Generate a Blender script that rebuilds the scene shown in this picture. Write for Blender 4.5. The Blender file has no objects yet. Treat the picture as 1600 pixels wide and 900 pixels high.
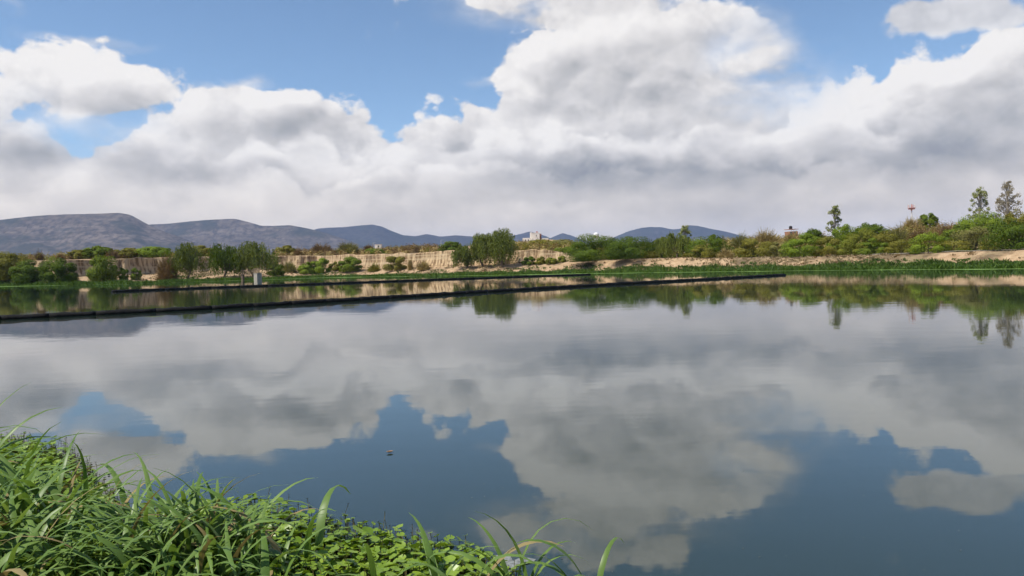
import bpy, bmesh, math, random
import numpy as np
from mathutils import Vector, Matrix, noise as mnoise

R = math.radians
scene = bpy.context.scene
COL = scene.collection

# ------------------------------------------------------------------ camera
CAM_H = 1.8
FPX = 1160.0                       # focal length in photo pixels (1600 wide)
HORIZON = 414.8                    # photo row of the horizon in the middle column
PITCH = math.atan((450.0 - HORIZON) / FPX)
ROLL = math.atan(0.0240)
CPOS = Vector((0.0, 0.0, CAM_H))
FWD = Vector((0, math.cos(PITCH), -math.sin(PITCH)))
_r0 = Vector((1, 0, 0)); _u0 = _r0.cross(FWD)
RGT = _r0 * math.cos(ROLL) - _u0 * math.sin(ROLL)
UPV = _u0 * math.cos(ROLL) + _r0 * math.sin(ROLL)
cam_data = bpy.data.cameras.new('camera')
cam = bpy.data.objects.new('camera', cam_data)
COL.objects.link(cam)
cam_data.sensor_width = 36.0
cam_data.lens = 36.0 * FPX / 1600.0
cam_data.clip_start = 0.05
cam_data.clip_end = 40000.0
cam.matrix_world = Matrix(((RGT.x, UPV.x, -FWD.x, CPOS.x), (RGT.y, UPV.y, -FWD.y, CPOS.y),
                           (RGT.z, UPV.z, -FWD.z, CPOS.z), (0, 0, 0, 1)))
scene.camera = cam

def ray(px, py):                   # direction through a spot of the photograph
    return (FWD * FPX + RGT * (px - 800.0) - UPV * (py - 450.0)).normalized()
def on_water(px, py, z=0.0):       # where that direction meets the level z
    d = ray(px, py); t = (z - CAM_H) / d.z
    return CPOS + d * t
def at(px, py, depth):             # the point at that depth (metres along +Y)
    d = ray(px, py)
    return CPOS + d * (depth / d.y)
def azel(px, py):
    d = ray(px, py)
    return math.degrees(math.atan2(d.x, d.y)), math.degrees(math.asin(d.z))

# ------------------------------------------------------------------ sun and sky
SUN_EL, SUN_AZ = 59.0, -117.0      # azimuth clockwise from +Y (the viewing direction)
sun_dir = Vector((math.sin(R(SUN_AZ)) * math.cos(R(SUN_EL)), math.cos(R(SUN_AZ)) * math.cos(R(SUN_EL)), math.sin(R(SUN_EL))))
sd = bpy.data.lights.new('sun', 'SUN'); sd.energy = 4.8; sd.angle = R(0.55); sd.color = (1.0, 0.945, 0.86)
sun = bpy.data.objects.new('sun', sd); COL.objects.link(sun)
sun.rotation_euler = sun_dir.to_track_quat('Z', 'Y').to_euler()

world = bpy.data.worlds.new('World'); scene.world = world; world.use_nodes = True
world.cycles.sampling_method = 'MANUAL'; world.cycles.sample_map_resolution = 512
scene.view_settings.view_transform = 'Standard'; scene.view_settings.look = 'None'
scene.view_settings.exposure = 0.30; scene.view_settings.gamma = 1.0; scene.view_settings.use_curve_mapping = False
scene.render.engine = 'CYCLES'
scene.cycles.use_denoising = True
scene.cycles.use_adaptive_sampling = True; scene.cycles.adaptive_threshold = 0.02; scene.cycles.adaptive_min_samples = 12
scene.cycles.max_bounces = 6; scene.cycles.diffuse_bounces = 2; scene.cycles.glossy_bounces = 3
scene.cycles.transmission_bounces = 3; scene.cycles.transparent_max_bounces = 6; scene.cycles.volume_bounces = 0
scene.cycles.caustics_reflective = False; scene.cycles.caustics_refractive = False

class X:                           # tiny expression builder over shader math nodes
    nt = None
    def __init__(s, sock): s.s = sock
    @staticmethod
    def put(inp, v):
        if isinstance(v, X): X.nt.links.new(v.s, inp)
        else: inp.default_value = v
    @staticmethod
    def m(op, a, b=0.0, c=None, clamp=False):
        n = X.nt.nodes.new('ShaderNodeMath'); n.operation = op; n.use_clamp = clamp
        X.put(n.inputs[0], a); X.put(n.inputs[1], b)
        if c is not None: X.put(n.inputs[2], c)
        return X(n.outputs[0])
    def __add__(s, o): return X.m('ADD', s, o)
    def __radd__(s, o): return X.m('ADD', s, o)
    def __sub__(s, o): return X.m('SUBTRACT', s, o)
    def __rsub__(s, o): return X.m('SUBTRACT', o, s)
    def __mul__(s, o): return X.m('MULTIPLY', s, o)
    def __rmul__(s, o): return X.m('MULTIPLY', s, o)
    @staticmethod
    def sm(v, a, b, lo=0.0, hi=1.0):
        n = X.nt.nodes.new('ShaderNodeMapRange'); n.interpolation_type = 'SMOOTHSTEP'
        X.put(n.inputs[0], v); n.inputs[1].default_value = a; n.inputs[2].default_value = b
        n.inputs[3].default_value = lo; n.inputs[4].default_value = hi
        return X(n.outputs[0])
    @staticmethod
    def vm(op, a, b=None, c=None, out=0):
        n = X.nt.nodes.new('ShaderNodeVectorMath'); n.operation = op
        X.put(n.inputs[0], a)
        if b is not None: X.put(n.inputs[1], b)
        if c is not None: X.put(n.inputs[2], c)
        return X(n.outputs['Value'] if op in ('LENGTH', 'DOT_PRODUCT') else n.outputs[0])
    @staticmethod
    def noise(vec, scale, detail=2.0, rough=0.5, lac=2.0, dist=0.0, color=False, kind='FBM'):
        n = X.nt.nodes.new('ShaderNodeTexNoise'); n.noise_dimensions = '3D'; n.noise_type = kind
        if kind == 'RIDGED_MULTIFRACTAL': n.inputs['Offset'].default_value = 1.0; n.inputs['Gain'].default_value = 1.6
        X.put(n.inputs['Vector'], vec)
        n.inputs['Scale'].default_value = scale; n.inputs['Detail'].default_value = detail
        n.inputs['Roughness'].default_value = rough; n.inputs['Lacunarity'].default_value = lac
        n.inputs['Distortion'].default_value = dist
        return X(n.outputs['Color' if color else 'Fac'])
    @staticmethod
    def xyz(x, y, z):
        n = X.nt.nodes.new('ShaderNodeCombineXYZ')
        for i, v in enumerate((x, y, z)): X.put(n.inputs[i], v)
        return X(n.outputs[0])
    @staticmethod
    def sep(v):
        n = X.nt.nodes.new('ShaderNodeSeparateXYZ'); X.put(n.inputs[0], v)
        return [X(n.outputs[i]) for i in range(3)]
    @staticmethod
    def mix(f, a, b):
        n = X.nt.nodes.new('ShaderNodeMix'); n.data_type = 'RGBA'
        X.put(n.inputs['Factor'], f)
        X.put(n.inputs[6], a if isinstance(a, X) else (*a, 1.0)); X.put(n.inputs[7], b if isinstance(b, X) else (*b, 1.0))
        return X(n.outputs[2])

def build_sky():
    nt = world.node_tree; X.nt = nt
    bg = nt.nodes['Background']
    sky = nt.nodes.new('ShaderNodeTexSky'); sky.sky_type = 'NISHITA'; sky.sun_disc = False
    sky.sun_elevation = R(SUN_EL); sky.sun_rotation = R(SUN_AZ); sky.altitude = 1900.0
    sky.air_density = 1.0; sky.dust_density = 0.3; sky.ozone_density = 2.5
    STR = 0.12
    tc = nt.nodes.new('ShaderNodeTexCoord')
    d = X(tc.outputs['Generated'])
    dx, dy, dz = X.sep(d)
    az = X.m('ARCTAN2', dx, dy) * 57.29578
    el = X.m('ARCSINE', X.m('MAXIMUM', dz, 0.0)) * 57.29578
    # solid noise on the direction itself, flattened a little so that heaps are wider than tall
    q = X.vm('MULTIPLY', d, (57.3, 57.3, 78.0))
    fine = X.noise(q, 0.20, 7.0, 0.56, 2.2)
    warp = X.vm('SUBTRACT', X.noise(q, 0.20, 3.0, 0.5, 2.2, color=True), (0.5, 0.5, 0.5))
    qb = X.vm('MULTIPLY_ADD', warp, (3.0, 3.0, 3.0), q)
    bil = X.noise(qb, 0.20, 4.0, 0.5, 2.1, kind='RIDGED_MULTIFRACTAL')      # rounded heaps with creases between
    wx, wy, wz = X.sep(warp)
    p = X.xyz(az + wx * 5.0, el + wy * 3.4, 0.0)
    pl = X.xyz(az + wx * 2.2, el + wy * 1.6, 0.0)
    paz, pel, _ = X.sep(pl)

    def blob(cx, cy, rx, ry, v=p, inner=0.0):       # 1 in the middle of an ellipse, 0 at its rim
        a, e = azel(cx, cy); k = 57.3 / FPX
        n = X.vm('MULTIPLY_ADD', v, (1 / (rx * k), 1 / (ry * k), 0), (-a / (rx * k), -e / (ry * k), 0))
        return X.sm(X.vm('LENGTH', n), 1.0, inner)
    def heap(cx, cy, rx, ry, v=pl):                 # signed depth inside an ellipse, in degrees
        a, e = azel(cx, cy); k = 57.3 / FPX
        n = X.vm('MULTIPLY_ADD', v, (1 / (rx * k), 1 / (ry * k), 0), (-a / (rx * k), -e / (ry * k), 0))
        return X.m('MULTIPLY_ADD', X.vm('LENGTH', n), -ry * k, ry * k)

    # upper rim of the long cloud bank all round, traced as height over azimuth
    rim = [(-60, 175), (0, 168), (45, 170), (75, 182), (98, 208), (118, 245), (140, 248), (155, 208), (200, 200), (225, 172), (262, 166),
           (310, 158), (350, 150), (385, 148), (415, 158), (440, 138), (460, 132), (490, 142), (525, 150), (562, 162), (580, 186),
           (592, 202), (614, 210), (626, 194), (646, 176), (675, 170), (700, 178), (722, 168), (742, 164), (772, 164), (790, 140), (820, 125), (1100, 118), (1160, 128), (1195, 146),
           (1234, 152), (1290, 134), (1332, 118), (1356, 126), (1384, 108), (1400, 78), (1430, 61), (1486, 70), (1530, 54), (1565, 47), (1600, 48), (1660, 60)]
    def skyline(points, a_in):
        fc = nt.nodes.new('ShaderNodeFloatCurve')
        cv = fc.mapping.curves[0]; fc.mapping.use_clip = False
        pts = []
        for x_, y_ in points:
            a, e = azel(x_, y_); pts.append(((a + 40) / 80, e / 30))
        cv.points[0].location = pts[0]; cv.points[1].location = pts[-1]
        for t in pts[1:-1]: cv.points.new(*t)
        for pt in cv.points: pt.handle_type = 'VECTOR'
        fc.mapping.update()
        X.put(fc.inputs['Value'], X.m('MULTIPLY_ADD', a_in, 1 / 80, 0.5, clamp=True))
        return X(fc.outputs[0]) * 30.0
    top = skyline(rim, paz)
    D = top - pel
    for h in [heap(118, 131, 112, 54), heap(58, 120, 54, 46), heap(205, 152, 56, 36), heap(905, 112, 132, 92), heap(1000, 112, 178, 104), heap(1100, 132, 104, 70), heap(905, -8, 165, 44), heap(838, 118, 70, 68), heap(1290, 160, 60, 40), heap(1330, 150, 50, 40)]:
        D = X.m('MAXIMUM', D, h)
    # one gap of blue under the left heap
    gap = X.m('MAXIMUM', blob(150, 208, 64, 40, pl), blob(195, 192, 40, 22, pl))
    D = D - gap * 3.2
    # the sky overhead and behind goes on broken in the same way
    over = X.sm(el, 25.0, 36.0)
    D = D + over * (X.noise(q, 0.035, 3.0, 0.5) * 60.0 - 31.0 + el * 0.0 + over * 2.0)
    streak = X.noise(X.vm('MULTIPLY', d, (57.3, 57.3, 150.0)), 0.10, 5.0, 0.58)
    soft = blob(1185, 115, 150, 120) * 1.7 + blob(905, -5, 260, 50) * 1.6 + blob(140, 205, 140, 60)   # fraying rims
    cren = (fine - 0.5) * 4.2 + (0.9 - bil) * 1.1 + 0.3
    Dn = D + cren + soft * (streak - 0.5) * 6.0
    a_hard = X.sm(Dn, -0.10, 0.60)
    a_soft = X.sm(Dn, -2.4, 3.2)
    alpha = X.m('ADD', a_hard * (1.0 - X.m('MINIMUM', soft, 1.0)), a_soft * X.m('MINIMUM', soft, 1.0), clamp=True)
    # thin veils: wisps beside the heaps and grey rags at the top
    def veil(cx, cy, rx, ry, k=1.0): return blob(cx, cy, rx, ry) * X.sm(streak, 0.34, 0.66) * k
    v = veil(372, 132, 62, 18, 1.3) + veil(920, 8, 250, 56, 2.0) + veil(752, 124, 36, 18, 1.1) + veil(110, 68, 130, 14, .6) \
        + veil(1215, 110, 70, 60, .8) + veil(0, 8, 18, 22, 1.0) + veil(130, 215, 120, 60, .55)
    rag = X.sm(blob(1470, 22, 120, 44, p) + blob(1410, 20, 34, 40, p) * .8 + blob(1585, 15, 60, 34, p) * .6 + (fine - 0.5) * 1.3, 0.22, 0.62)
    alpha = X.m('ADD', alpha, X.m('MAXIMUM', v, 0.0) * 0.9, clamp=True)
    alpha = X.m('MAXIMUM', alpha, rag * 0.88)
    # low towards the horizon everything closes into one pale layer
    alpha = X.m('MAXIMUM', alpha, X.sm(el, 9.0, 5.0))

    # shading: white crowns, grey hollows and undersides
    LD = (-0.55, -0.2, 1.0)
    fine3 = X.noise(q, 0.11, 2.0, 0.5)
    fine2 = X.noise(X.vm('ADD', q, (-0.9, -0.3, 1.6)), 0.20, 3.0, 0.50, 2.2)
    bil2 = X.noise(X.vm('ADD', qb, LD), 0.20, 4.0, 0.5, 2.1, kind='RIDGED_MULTIFRACTAL')
    relief = (fine - fine2) * 1.15 + (bil2 - bil) * 0.24
    crown = X.sm(Dn, 5.0, 0.2)
    L = 0.75 + X.sm(el, 10.0, 4.0) * 0.12 + crown * 0.28 + relief * (0.25 + 0.75 * X.sm(el, 3.0, 11.0)) + wz * 0.25 + (streak - 0.5) * X.sm(el, 13.0, 5.0) * 0.75
    # each swelling: pale towards the sun side above, grey below
    def puff(cx, cy, rx, ry, k):
        a, e = azel(cx, cy); kk = 57.3 / FPX
        n = X.vm('MULTIPLY_ADD', p, (1 / (rx * kk), 1 / (ry * kk), 0), (-a / (rx * kk), -e / (ry * kk), 0))
        return X.sm(X.vm('LENGTH', n), 1.25, 0.3) * X.vm('DOT_PRODUCT', n, (-0.35 * k, 0.95 * k, 0))
    for a_ in [(110, 130, 110, 50, .30), (55, 215, 75, 45, .40), (210, 225, 60, 40, .25), (330, 190, 80, 45, .28), (455, 170, 75, 45, .32), (545, 190, 60, 40, .28),
               (280, 250, 90, 35, .28), (430, 240, 90, 40, .22), (560, 270, 110, 40, .22), (690, 205, 80, 45, .30), (780, 215, 70, 40, .22), (855, 110, 65, 60, .30),
               (960, 75, 110, 55, .30), (1060, 115, 100, 55, .30), (930, 150, 100, 45, .25), (860, 245, 130, 50, .38), (1040, 240, 130, 45, .28), (1180, 250, 110, 45, .25),
               (1310, 175, 80, 50, .38), (1400, 200, 70, 45, .25), (1480, 120, 85, 60, .42), (1565, 100, 70, 55, .35), (1520, 205, 120, 45, .30), (1330, 255, 130, 45, .25)]:
        L = L + puff(*a_)
    # nearer heaps inside the bank: each has a pale crown along its own rim and shades what lies just above
    rim2 = [(-60, 250), (0, 255), (40, 262), (90, 250), (130, 268), (190, 236), (240, 226), (300, 246), (360, 222), (420, 203), (480, 215), (540, 236), (600, 226),
            (650, 203), (720, 216), (780, 198), (850, 188), (920, 206), (980, 196), (1060, 206), (1130, 186), (1200, 196), (1262, 166), (1310, 150), (1352, 172), (1400, 192),
            (1460, 168), (1530, 152), (1600, 166), (1660, 170)]
    rim3 = [(-60, 285), (0, 290), (80, 300), (160, 276), (250, 260), (330, 272), (400, 258), (480, 276), (560, 262), (640, 248), (720, 256), (800, 243), (880, 264), (960, 252),
            (1040, 260), (1100, 236), (1160, 248), (1240, 264), (1320, 238), (1400, 252), (1480, 242), (1560, 256), (1660, 250)]
    qaz, qel, _ = X.sep(p)
    for rm, amp, sh in ((rim2, 0.33, 0.06), (rim3, 0.24, 0.05)):
        Dj = skyline(rm, qaz) - qel + (fine - 0.5) * 3.0 + (0.9 - bil) * 0.8
        L = L + X.sm(Dj, -0.25, 0.75) * X.sm(Dj, 3.0, 0.3) * X.sm(fine3, 0.40, 0.56) * amp - X.sm(Dj, -1.8, -0.2) * X.sm(Dj, 0.3, -0.1) * sh
    dark = [(885, 278, 150, 46, .62), (1010, 265, 130, 34, .40), (1110, 285, 190, 30, .42), (1330, 255, 210, 44, .42), (1500, 225, 170, 48, .40),
            (1560, 275, 120, 30, .30), (1000, 75, 150, 40, .28), (960, 140, 110, 30, .38), (860, 165, 60, 18, .25), (1090, 195, 130, 26, .22),
            (525, 205, 90, 34, .30), (275, 268, 78, 28, .34), (445, 210, 60, 22, .22), (540, 300, 90, 22, .22), (720, 225, 80, 24, .20), (50, 240, 80, 26, .42),
            (1250, 318, 330, 26, .26), (960, 322, 180, 18, .18), (95, 165, 130, 12, .22), (1470, 20, 140, 50, .40), (1060, 60, 60, 25, .15), (640, 290, 70, 30, .18)]
    light = [(690, 185, 90, 26, .22), (1300, 165, 95, 40, .34), (1480, 105, 140, 55, .42), (870, 100, 90, 60, .15), (260, 235, 70, 30, .25), (440, 160, 70, 30, .28),
             (840, 215, 110, 30, .26), (1120, 255, 40, 22, .34), (120, 110, 110, 40, .30), (870, 325, 90, 14, .30), (230, 300, 240, 24, .12), (820, 135, 40, 22, .30),
             (1350, 205, 60, 26, .26), (1010, 235, 180, 18, .12), (940, 40, 140, 30, .12), (380, 225, 80, 22, .12)]
    for cx, cy, rx, ry, k in dark: L = L - blob(cx, cy, rx * 1.3, ry * 1.3) * (k * 0.60)
    for cx, cy, rx, ry, k in light: L = L + blob(cx, cy, rx * 1.2, ry * 1.2) * (k * 0.75)
    L = X.m('MINIMUM', X.m('MAXIMUM', L, 0.0), 1.2)
    cr = nt.nodes.new('ShaderNodeValToRGB'); e = cr.color_ramp.elements
    X.put(cr.inputs[0], L * 0.83)
    e[0].position = 0.0; e[0].color = (0.26, 0.28, 0.32, 1)
    e[1].position = 1.0; e[1].color = (0.925, 0.90, 0.88, 1)
    for pos, c in ((0.30, (0.448, 0.452, 0.468)), (0.56, (0.61, 0.60, 0.605)), (0.78, (0.77, 0.75, 0.745))):
        k = cr.color_ramp.elements.new(pos); k.color = (*c, 1)
    CLOUD = 0.84
    cloud = X.vm('MULTIPLY', X.vm('MULTIPLY', X(cr.outputs[0]), X.mix(X.sm(el, 9.0, 2.0), (1, 1, 1), (1.12, 1.03, 0.90))), (CLOUD, CLOUD, CLOUD))
    blue = X.vm('MULTIPLY', X(sky.outputs[0]), (STR * 1.08, STR * 1.10, STR * 1.05))
    out = X.mix(alpha, blue, cloud)
    X.put(bg.inputs['Color'], out); bg.inputs['Strength'].default_value = 1.0
build_sky()
# ------------------------------------------------------------------ materials
def new_mat(name):
    m = bpy.data.materials.new(name); m.use_nodes = True
    X.nt = m.node_tree
    return m, m.node_tree.nodes['Principled BSDF']
def link(a, b): X.nt.links.new(a, b)
def mesh_obj(name, verts, faces, mat=None, parent=None, smooth=False):
    me = bpy.data.meshes.new(name); me.from_pydata(verts, [], faces); me.update()
    if mat: me.materials.append(mat)
    if smooth: me.polygons.foreach_set('use_smooth', [True] * len(me.polygons))
    o = bpy.data.objects.new(name, me); COL.objects.link(o); o.parent = parent
    return o

m_water, b = new_mat('pond_water')
b.inputs['Base Color'].default_value = (0.019, 0.031, 0.023, 1); b.inputs['Roughness'].default_value = 0.02
b.inputs['IOR'].default_value = 1.60
g = X.nt.nodes.new('ShaderNodeNewGeometry'); P = X(g.outputs['Position'])
patch = X.sm(X.noise(P, 0.045, 3.0, 0.5), 0.42, 0.68)
swell = X.noise(X.vm('MULTIPLY', P, (0.55, 1.0, 1)), 0.9, 2.0, 0.5)
rip = X.noise(X.vm('MULTIPLY', P, (0.5, 1.3, 1)), 4.0, 2.0, 0.5)
hgt = swell * 0.0024 + rip * 0.0009 * (patch * 1.6 + 0.25)
bp = X.nt.nodes.new('ShaderNodeBump'); bp.inputs['Strength'].default_value = 1.0; bp.inputs['Distance'].default_value = 1.0
X.put(bp.inputs['Height'], hgt); link(bp.outputs[0], b.inputs['Normal'])
water = mesh_obj('pond_water', [(-420, -40, 0), (420, -40, 0), (420, 260, 0), (-420, 260, 0)], [(0, 1, 2, 3)], m_water)
water['kind'] = 'structure'; water['label'] = 'still blue green pond water mirroring the clouds'
# ------------------------------------------------------------------ small tools
def tag(o, label=None, cat=None, group=None, kind=None):
    if label: o['label'] = label
    if cat: o['category'] = cat
    if group: o['group'] = group
    if kind: o['kind'] = kind
    return o
def empty(name, loc, rz=0.0):
    o = bpy.data.objects.new(name, None); COL.objects.link(o)
    o.location = loc; o.rotation_euler = (0, 0, rz); o.empty_display_size = 0.2
    return o
def link_mesh(name, me, mat=None, parent=None, loc=None):
    if mat and not me.materials: me.materials.append(mat)
    o = bpy.data.objects.new(name, me); COL.objects.link(o); o.parent = parent
    if loc is not None: o.location = loc
    return o
def poly_mesh(name, v, f, tint=None, smooth=False):     # v (n,3); f (m,k) all faces with k corners
    v = np.asarray(v, np.float32); f = np.asarray(f, np.int32)
    me = bpy.data.meshes.new(name)
    me.vertices.add(len(v)); me.vertices.foreach_set('co', v.ravel())
    k = f.shape[1]
    me.loops.add(f.size); me.loops.foreach_set('vertex_index', f.ravel())
    me.polygons.add(len(f)); me.polygons.foreach_set('loop_start', np.arange(0, f.size, k, dtype=np.int32))
    me.update(calc_edges=True)
    if smooth: me.polygons.foreach_set('use_smooth', np.ones(len(f), bool))
    if tint is not None:
        a = me.attributes.new('tint', 'FLOAT', 'FACE'); a.data.foreach_set('value', np.asarray(tint, np.float32))
    return me
def grid_faces(nu, nv):
    i, j = np.meshgrid(np.arange(nu - 1), np.arange(nv - 1), indexing='ij')
    a = (i * nv + j).ravel()
    return np.stack([a, a + nv, a + nv + 1, a + 1], 1)
def vnoise(x, y, seed=0):                                # smooth value noise in 0..1
    xi = np.floor(x).astype(np.int64); yi = np.floor(y).astype(np.int64)
    fx = x - xi; fy = y - yi
    fx = fx * fx * (3 - 2 * fx); fy = fy * fy * (3 - 2 * fy)
    def h(a, b):
        n = (a * 374761393 + b * 668265263 + seed * 974634777) & 0x7fffffff
        n = ((n ^ (n >> 13)) * 1274126177) & 0x7fffffff
        return ((n ^ (n >> 16)) & 0xffff) / 65535.0
    return (h(xi, yi) * (1 - fx) + h(xi + 1, yi) * fx) * (1 - fy) + (h(xi, yi + 1) * (1 - fx) + h(xi + 1, yi + 1) * fx) * fy
def fbm(x, y, oct=4, seed=0, gain=0.5):
    s = 0.0; a = 1.0; t = 0.0
    for k in range(oct):
        s = s + a * vnoise(x, y, seed + k); t += a; a *= gain; x = x * 2.03 + 17.1; y = y * 2.03 + 5.7
    return s / t
def sstep(t, a, b):
    t = np.clip((t - a) / (b - a), 0, 1); return t * t * (3 - 2 * t)
class Parts:                                             # collects boxes and tubes for ONE part
    def __init__(s): s.v = []; s.f = []
    def box(s, c, size, rz=0.0, taper=1.0):
        n = len(s.v); cx, cy, cz = c; hx, hy, hz = size[0] / 2, size[1] / 2, size[2] / 2
        for dz, k in ((-hz, 1.0), (hz, taper)):
            for dx, dy in ((-hx, -hy), (hx, -hy), (hx, hy), (-hx, hy)):
                x, y = dx * k, dy * k
                s.v.append((cx + x * math.cos(rz) - y * math.sin(rz), cy + x * math.sin(rz) + y * math.cos(rz), cz + dz))
        s.f += [tuple(n + i for i in q) for q in ((3, 2, 1, 0), (4, 5, 6, 7), (0, 1, 5, 4), (1, 2, 6, 5), (2, 3, 7, 6), (3, 0, 4, 7))]
        return s
    def tube(s, pts, radii, n=6):
        base = len(s.v); pts = [Vector(p) for p in pts]
        for i, p in enumerate(pts):
            d = (pts[min(i + 1, len(pts) - 1)] - pts[max(i - 1, 0)]).normalized()
            u = d.orthogonal().normalized(); w = d.cross(u)
            for k in range(n):
                a = 2 * math.pi * k / n
                s.v.append(tuple(p + (u * math.cos(a) + w * math.sin(a)) * radii[i]))
        for i in range(len(pts) - 1):
            for k in range(n):
                a = base + i * n + k; b_ = base + i * n + (k + 1) % n
                s.f.append((a, b_, b_ + n, a + n))
        s.f.append(tuple(base + k for k in range(n))[::-1]); s.f.append(tuple(base + (len(pts) - 1) * n + k for k in range(n)))
        return s
    def build(s, name, mat, parent=None, smooth=False): return mesh_obj(name, s.v, s.f, mat, parent, smooth)

def plain(name, col, rough=0.8, var=0.25, scale=3.0, bump=0.0, bscale=20.0, spec=0.3):
    m, b = new_mat(name)
    g = X.nt.nodes.new('ShaderNodeNewGeometry'); P = X(g.outputs['Position'])
    n = X.noise(P, scale, 5.0, 0.6)
    dk = tuple(c * (1 - var) for c in col); lt = tuple(min(1, c * (1 + var)) for c in col)
    X.put(b.inputs['Base Color'], X.mix(X.sm(n, 0.3, 0.7), dk, lt))
    b.inputs['Roughness'].default_value = rough; b.inputs['Specular IOR Level'].default_value = spec
    if bump:
        bp = X.nt.nodes.new('ShaderNodeBump'); bp.inputs['Strength'].default_value = 1.0; bp.inputs['Distance'].default_value = bump
        X.put(bp.inputs['Height'], X.noise(P, bscale, 4.0, 0.6)); link(bp.outputs[0], b.inputs['Normal'])
    return m
def leafy(name, a, bcol, trans=0.22, rough=0.7, spec=0.08):   # two leaf tones mixed leaf by leaf
    m, b = new_mat(name); nt = m.node_tree
    at_ = nt.nodes.new('ShaderNodeAttribute'); at_.attribute_name = 'tint'
    oi = nt.nodes.new('ShaderNodeObjectInfo')
    f = X.m('ADD', X(at_.outputs['Fac']) * 0.8, X(oi.outputs['Random']) * 0.25, clamp=True)
    c = X.mix(f, a, bcol)
    X.put(b.inputs['Base Color'], c); b.inputs['Roughness'].default_value = rough; b.inputs['Specular IOR Level'].default_value = spec
    if trans > 0:
        tr = nt.nodes.new('ShaderNodeBsdfTranslucent'); X.put(tr.inputs['Color'], X.vm('MULTIPLY', c, (1.25, 1.2, 0.7)))
        mx = nt.nodes.new('ShaderNodeMixShader'); mx.inputs[0].default_value = trans
        link(b.outputs[0], mx.inputs[1]); link(tr.outputs[0], mx.inputs[2])
        link(mx.outputs[0], nt.nodes['Material Output'].inputs['Surface'])
    return m

# ------------------------------------------------------------------ ground sheet, far terrain
m_soil, b = new_mat('dry_soil')
g = X.nt.nodes.new('ShaderNodeNewGeometry'); P = X(g.outputs['Position']); N_ = X(g.outputs['Normal'])
n1 = X.noise(P, 0.12, 6.0, 0.6); n2 = X.noise(P, 0.9, 5.0, 0.65)
soil = X.mix(X.sm(n2, 0.3, 0.7), (0.31, 0.205, 0.115), (0.47, 0.335, 0.205))
dryg = X.mix(X.sm(n2, 0.35, 0.7), (0.13, 0.092, 0.055), (0.27, 0.205, 0.115))
px_, py_, pz_ = X.sep(P)
col = X.mix(X.sm(n1, 0.48, 0.60), soil, dryg)
nx, ny, nz = X.sep(N_)
strk = X.noise(X.vm('MULTIPLY', P, (1.6, 1.6, 0.10)), 1.0, 5.0, 0.65)
lay = X.noise(X.vm('MULTIPLY', P, (0.05, 0.05, 2.2)), 1.0, 3.0, 0.5)
cl = X.mix(X.sm(strk, 0.38, 0.60), (0.18, 0.115, 0.062), (0.52, 0.38, 0.225))
cl = X.mix(X.sm(lay, 0.52, 0.62) * 0.45, cl, (0.56, 0.44, 0.28))
col = X.mix(X.sm(nz, 0.75, 0.45), col, cl)
X.put(b.inputs['Base Color'], col); b.inputs['Roughness'].default_value = 0.95; b.inputs['Specular IOR Level'].default_value = 0.1
bp = X.nt.nodes.new('ShaderNodeBump'); bp.inputs['Strength'].default_value = 1.0; bp.inputs['Distance'].default_value = 0.25
X.put(bp.inputs['Height'], X.noise(P, 1.3, 6.0, 0.65)); link(bp.outputs[0], b.inputs['Normal'])

_WL = [(-500, 449), (-250, 449), (0, 447.5), (100, 446), (200, 444), (300, 440.5), (400, 437.6), (500, 434.0), (600, 432.3), (700, 431.2), (800, 429.4), (900, 427.6),
       (1000, 426.2), (1150, 424.2), (1300, 422.4), (1450, 421.0), (1600, 419.8), (1900, 419), (2300, 418)]
_wa = np.array([math.atan2(*on_water(x, y).xy) for x, y in _WL]); _wr = np.array([on_water(x, y).xy.length for x, y in _WL])
def px_az(px): d = ray(px, 415); return math.atan2(d.x, d.y)
def tab(pairs): return np.array([px_az(p) for p, _ in pairs]), np.array([v for _, v in pairs], float)
_FT = tab([(-500, 22), (0, 12), (60, 12), (100, 17), (150, 26), (200, 33), (250, 34), (300, 31), (350, 33), (430, 36), (500, 28), (560, 27), (640, 21), (720, 17), (800, 17), (880, 15), (960, 12), (1100, 10), (1300, 8), (1500, 7), (2300, 7)])
_ZF = tab([(-500, 1.6), (100, 1.6), (250, 1.8), (450, 2.1), (640, 1.9), (800, 2.1), (900, 2.3), (1000, 2.6), (1150, 2.2), (1300, 2.0), (1500, 2.15), (2300, 2.2)])
_CH = tab([(-500, 3.4), (60, 3.7), (250, 3.9), (400, 3.9), (640, 3.5), (760, 3.2), (850, 2.7), (890, 1.6), (930, 0.2), (960, 0.0), (2300, 0.0)])
_RS = tab([(-500, 1.0), (500, 1.2), (800, 1.6), (900, 2.8), (1000, 3.0), (1150, 3.2), (1300, 3.6), (1450, 4.4), (1600, 4.8), (2300, 4.8)])
def prof(az):
    return (np.interp(az, _wa, _wr), np.interp(az, *_FT), np.interp(az, *_ZF), np.interp(az, *_CH), np.interp(az, *_RS))
def hump(x, y): return 3.4 * np.exp(-((x - 12) / 42.0) ** 2) * sstep(y, 205, 265)
def upland(az, r, rs, ft, zf, ch, rise):                # ground level beyond the bank
    s = r - rs - ft; x = r * np.sin(az); y = r * np.cos(az)
    z = zf + ch + rise * sstep(s, 6.0, 55.0) + (fbm(x / 14, y / 14, 4, 5) - 0.5) * 1.0 * sstep(s, 2, 12) + hump(x, y)
    return z * (1 - 0.75 * sstep(r, 380, 900))
def bank(az, r, rs, ft, zf):
    t = np.clip((r - rs) / ft, -1, 1); x = r * np.sin(az); y = r * np.cos(az)
    z = np.where(t < 0, t * ft * 0.12, zf * (0.10 * t + 0.90 * sstep(t, 0.18, 0.95)))
    return z + (fbm(x / 3.5, y / 3.5, 4, 9) - 0.5) * 0.5 * sstep(t, 0.12, 0.4)
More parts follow.
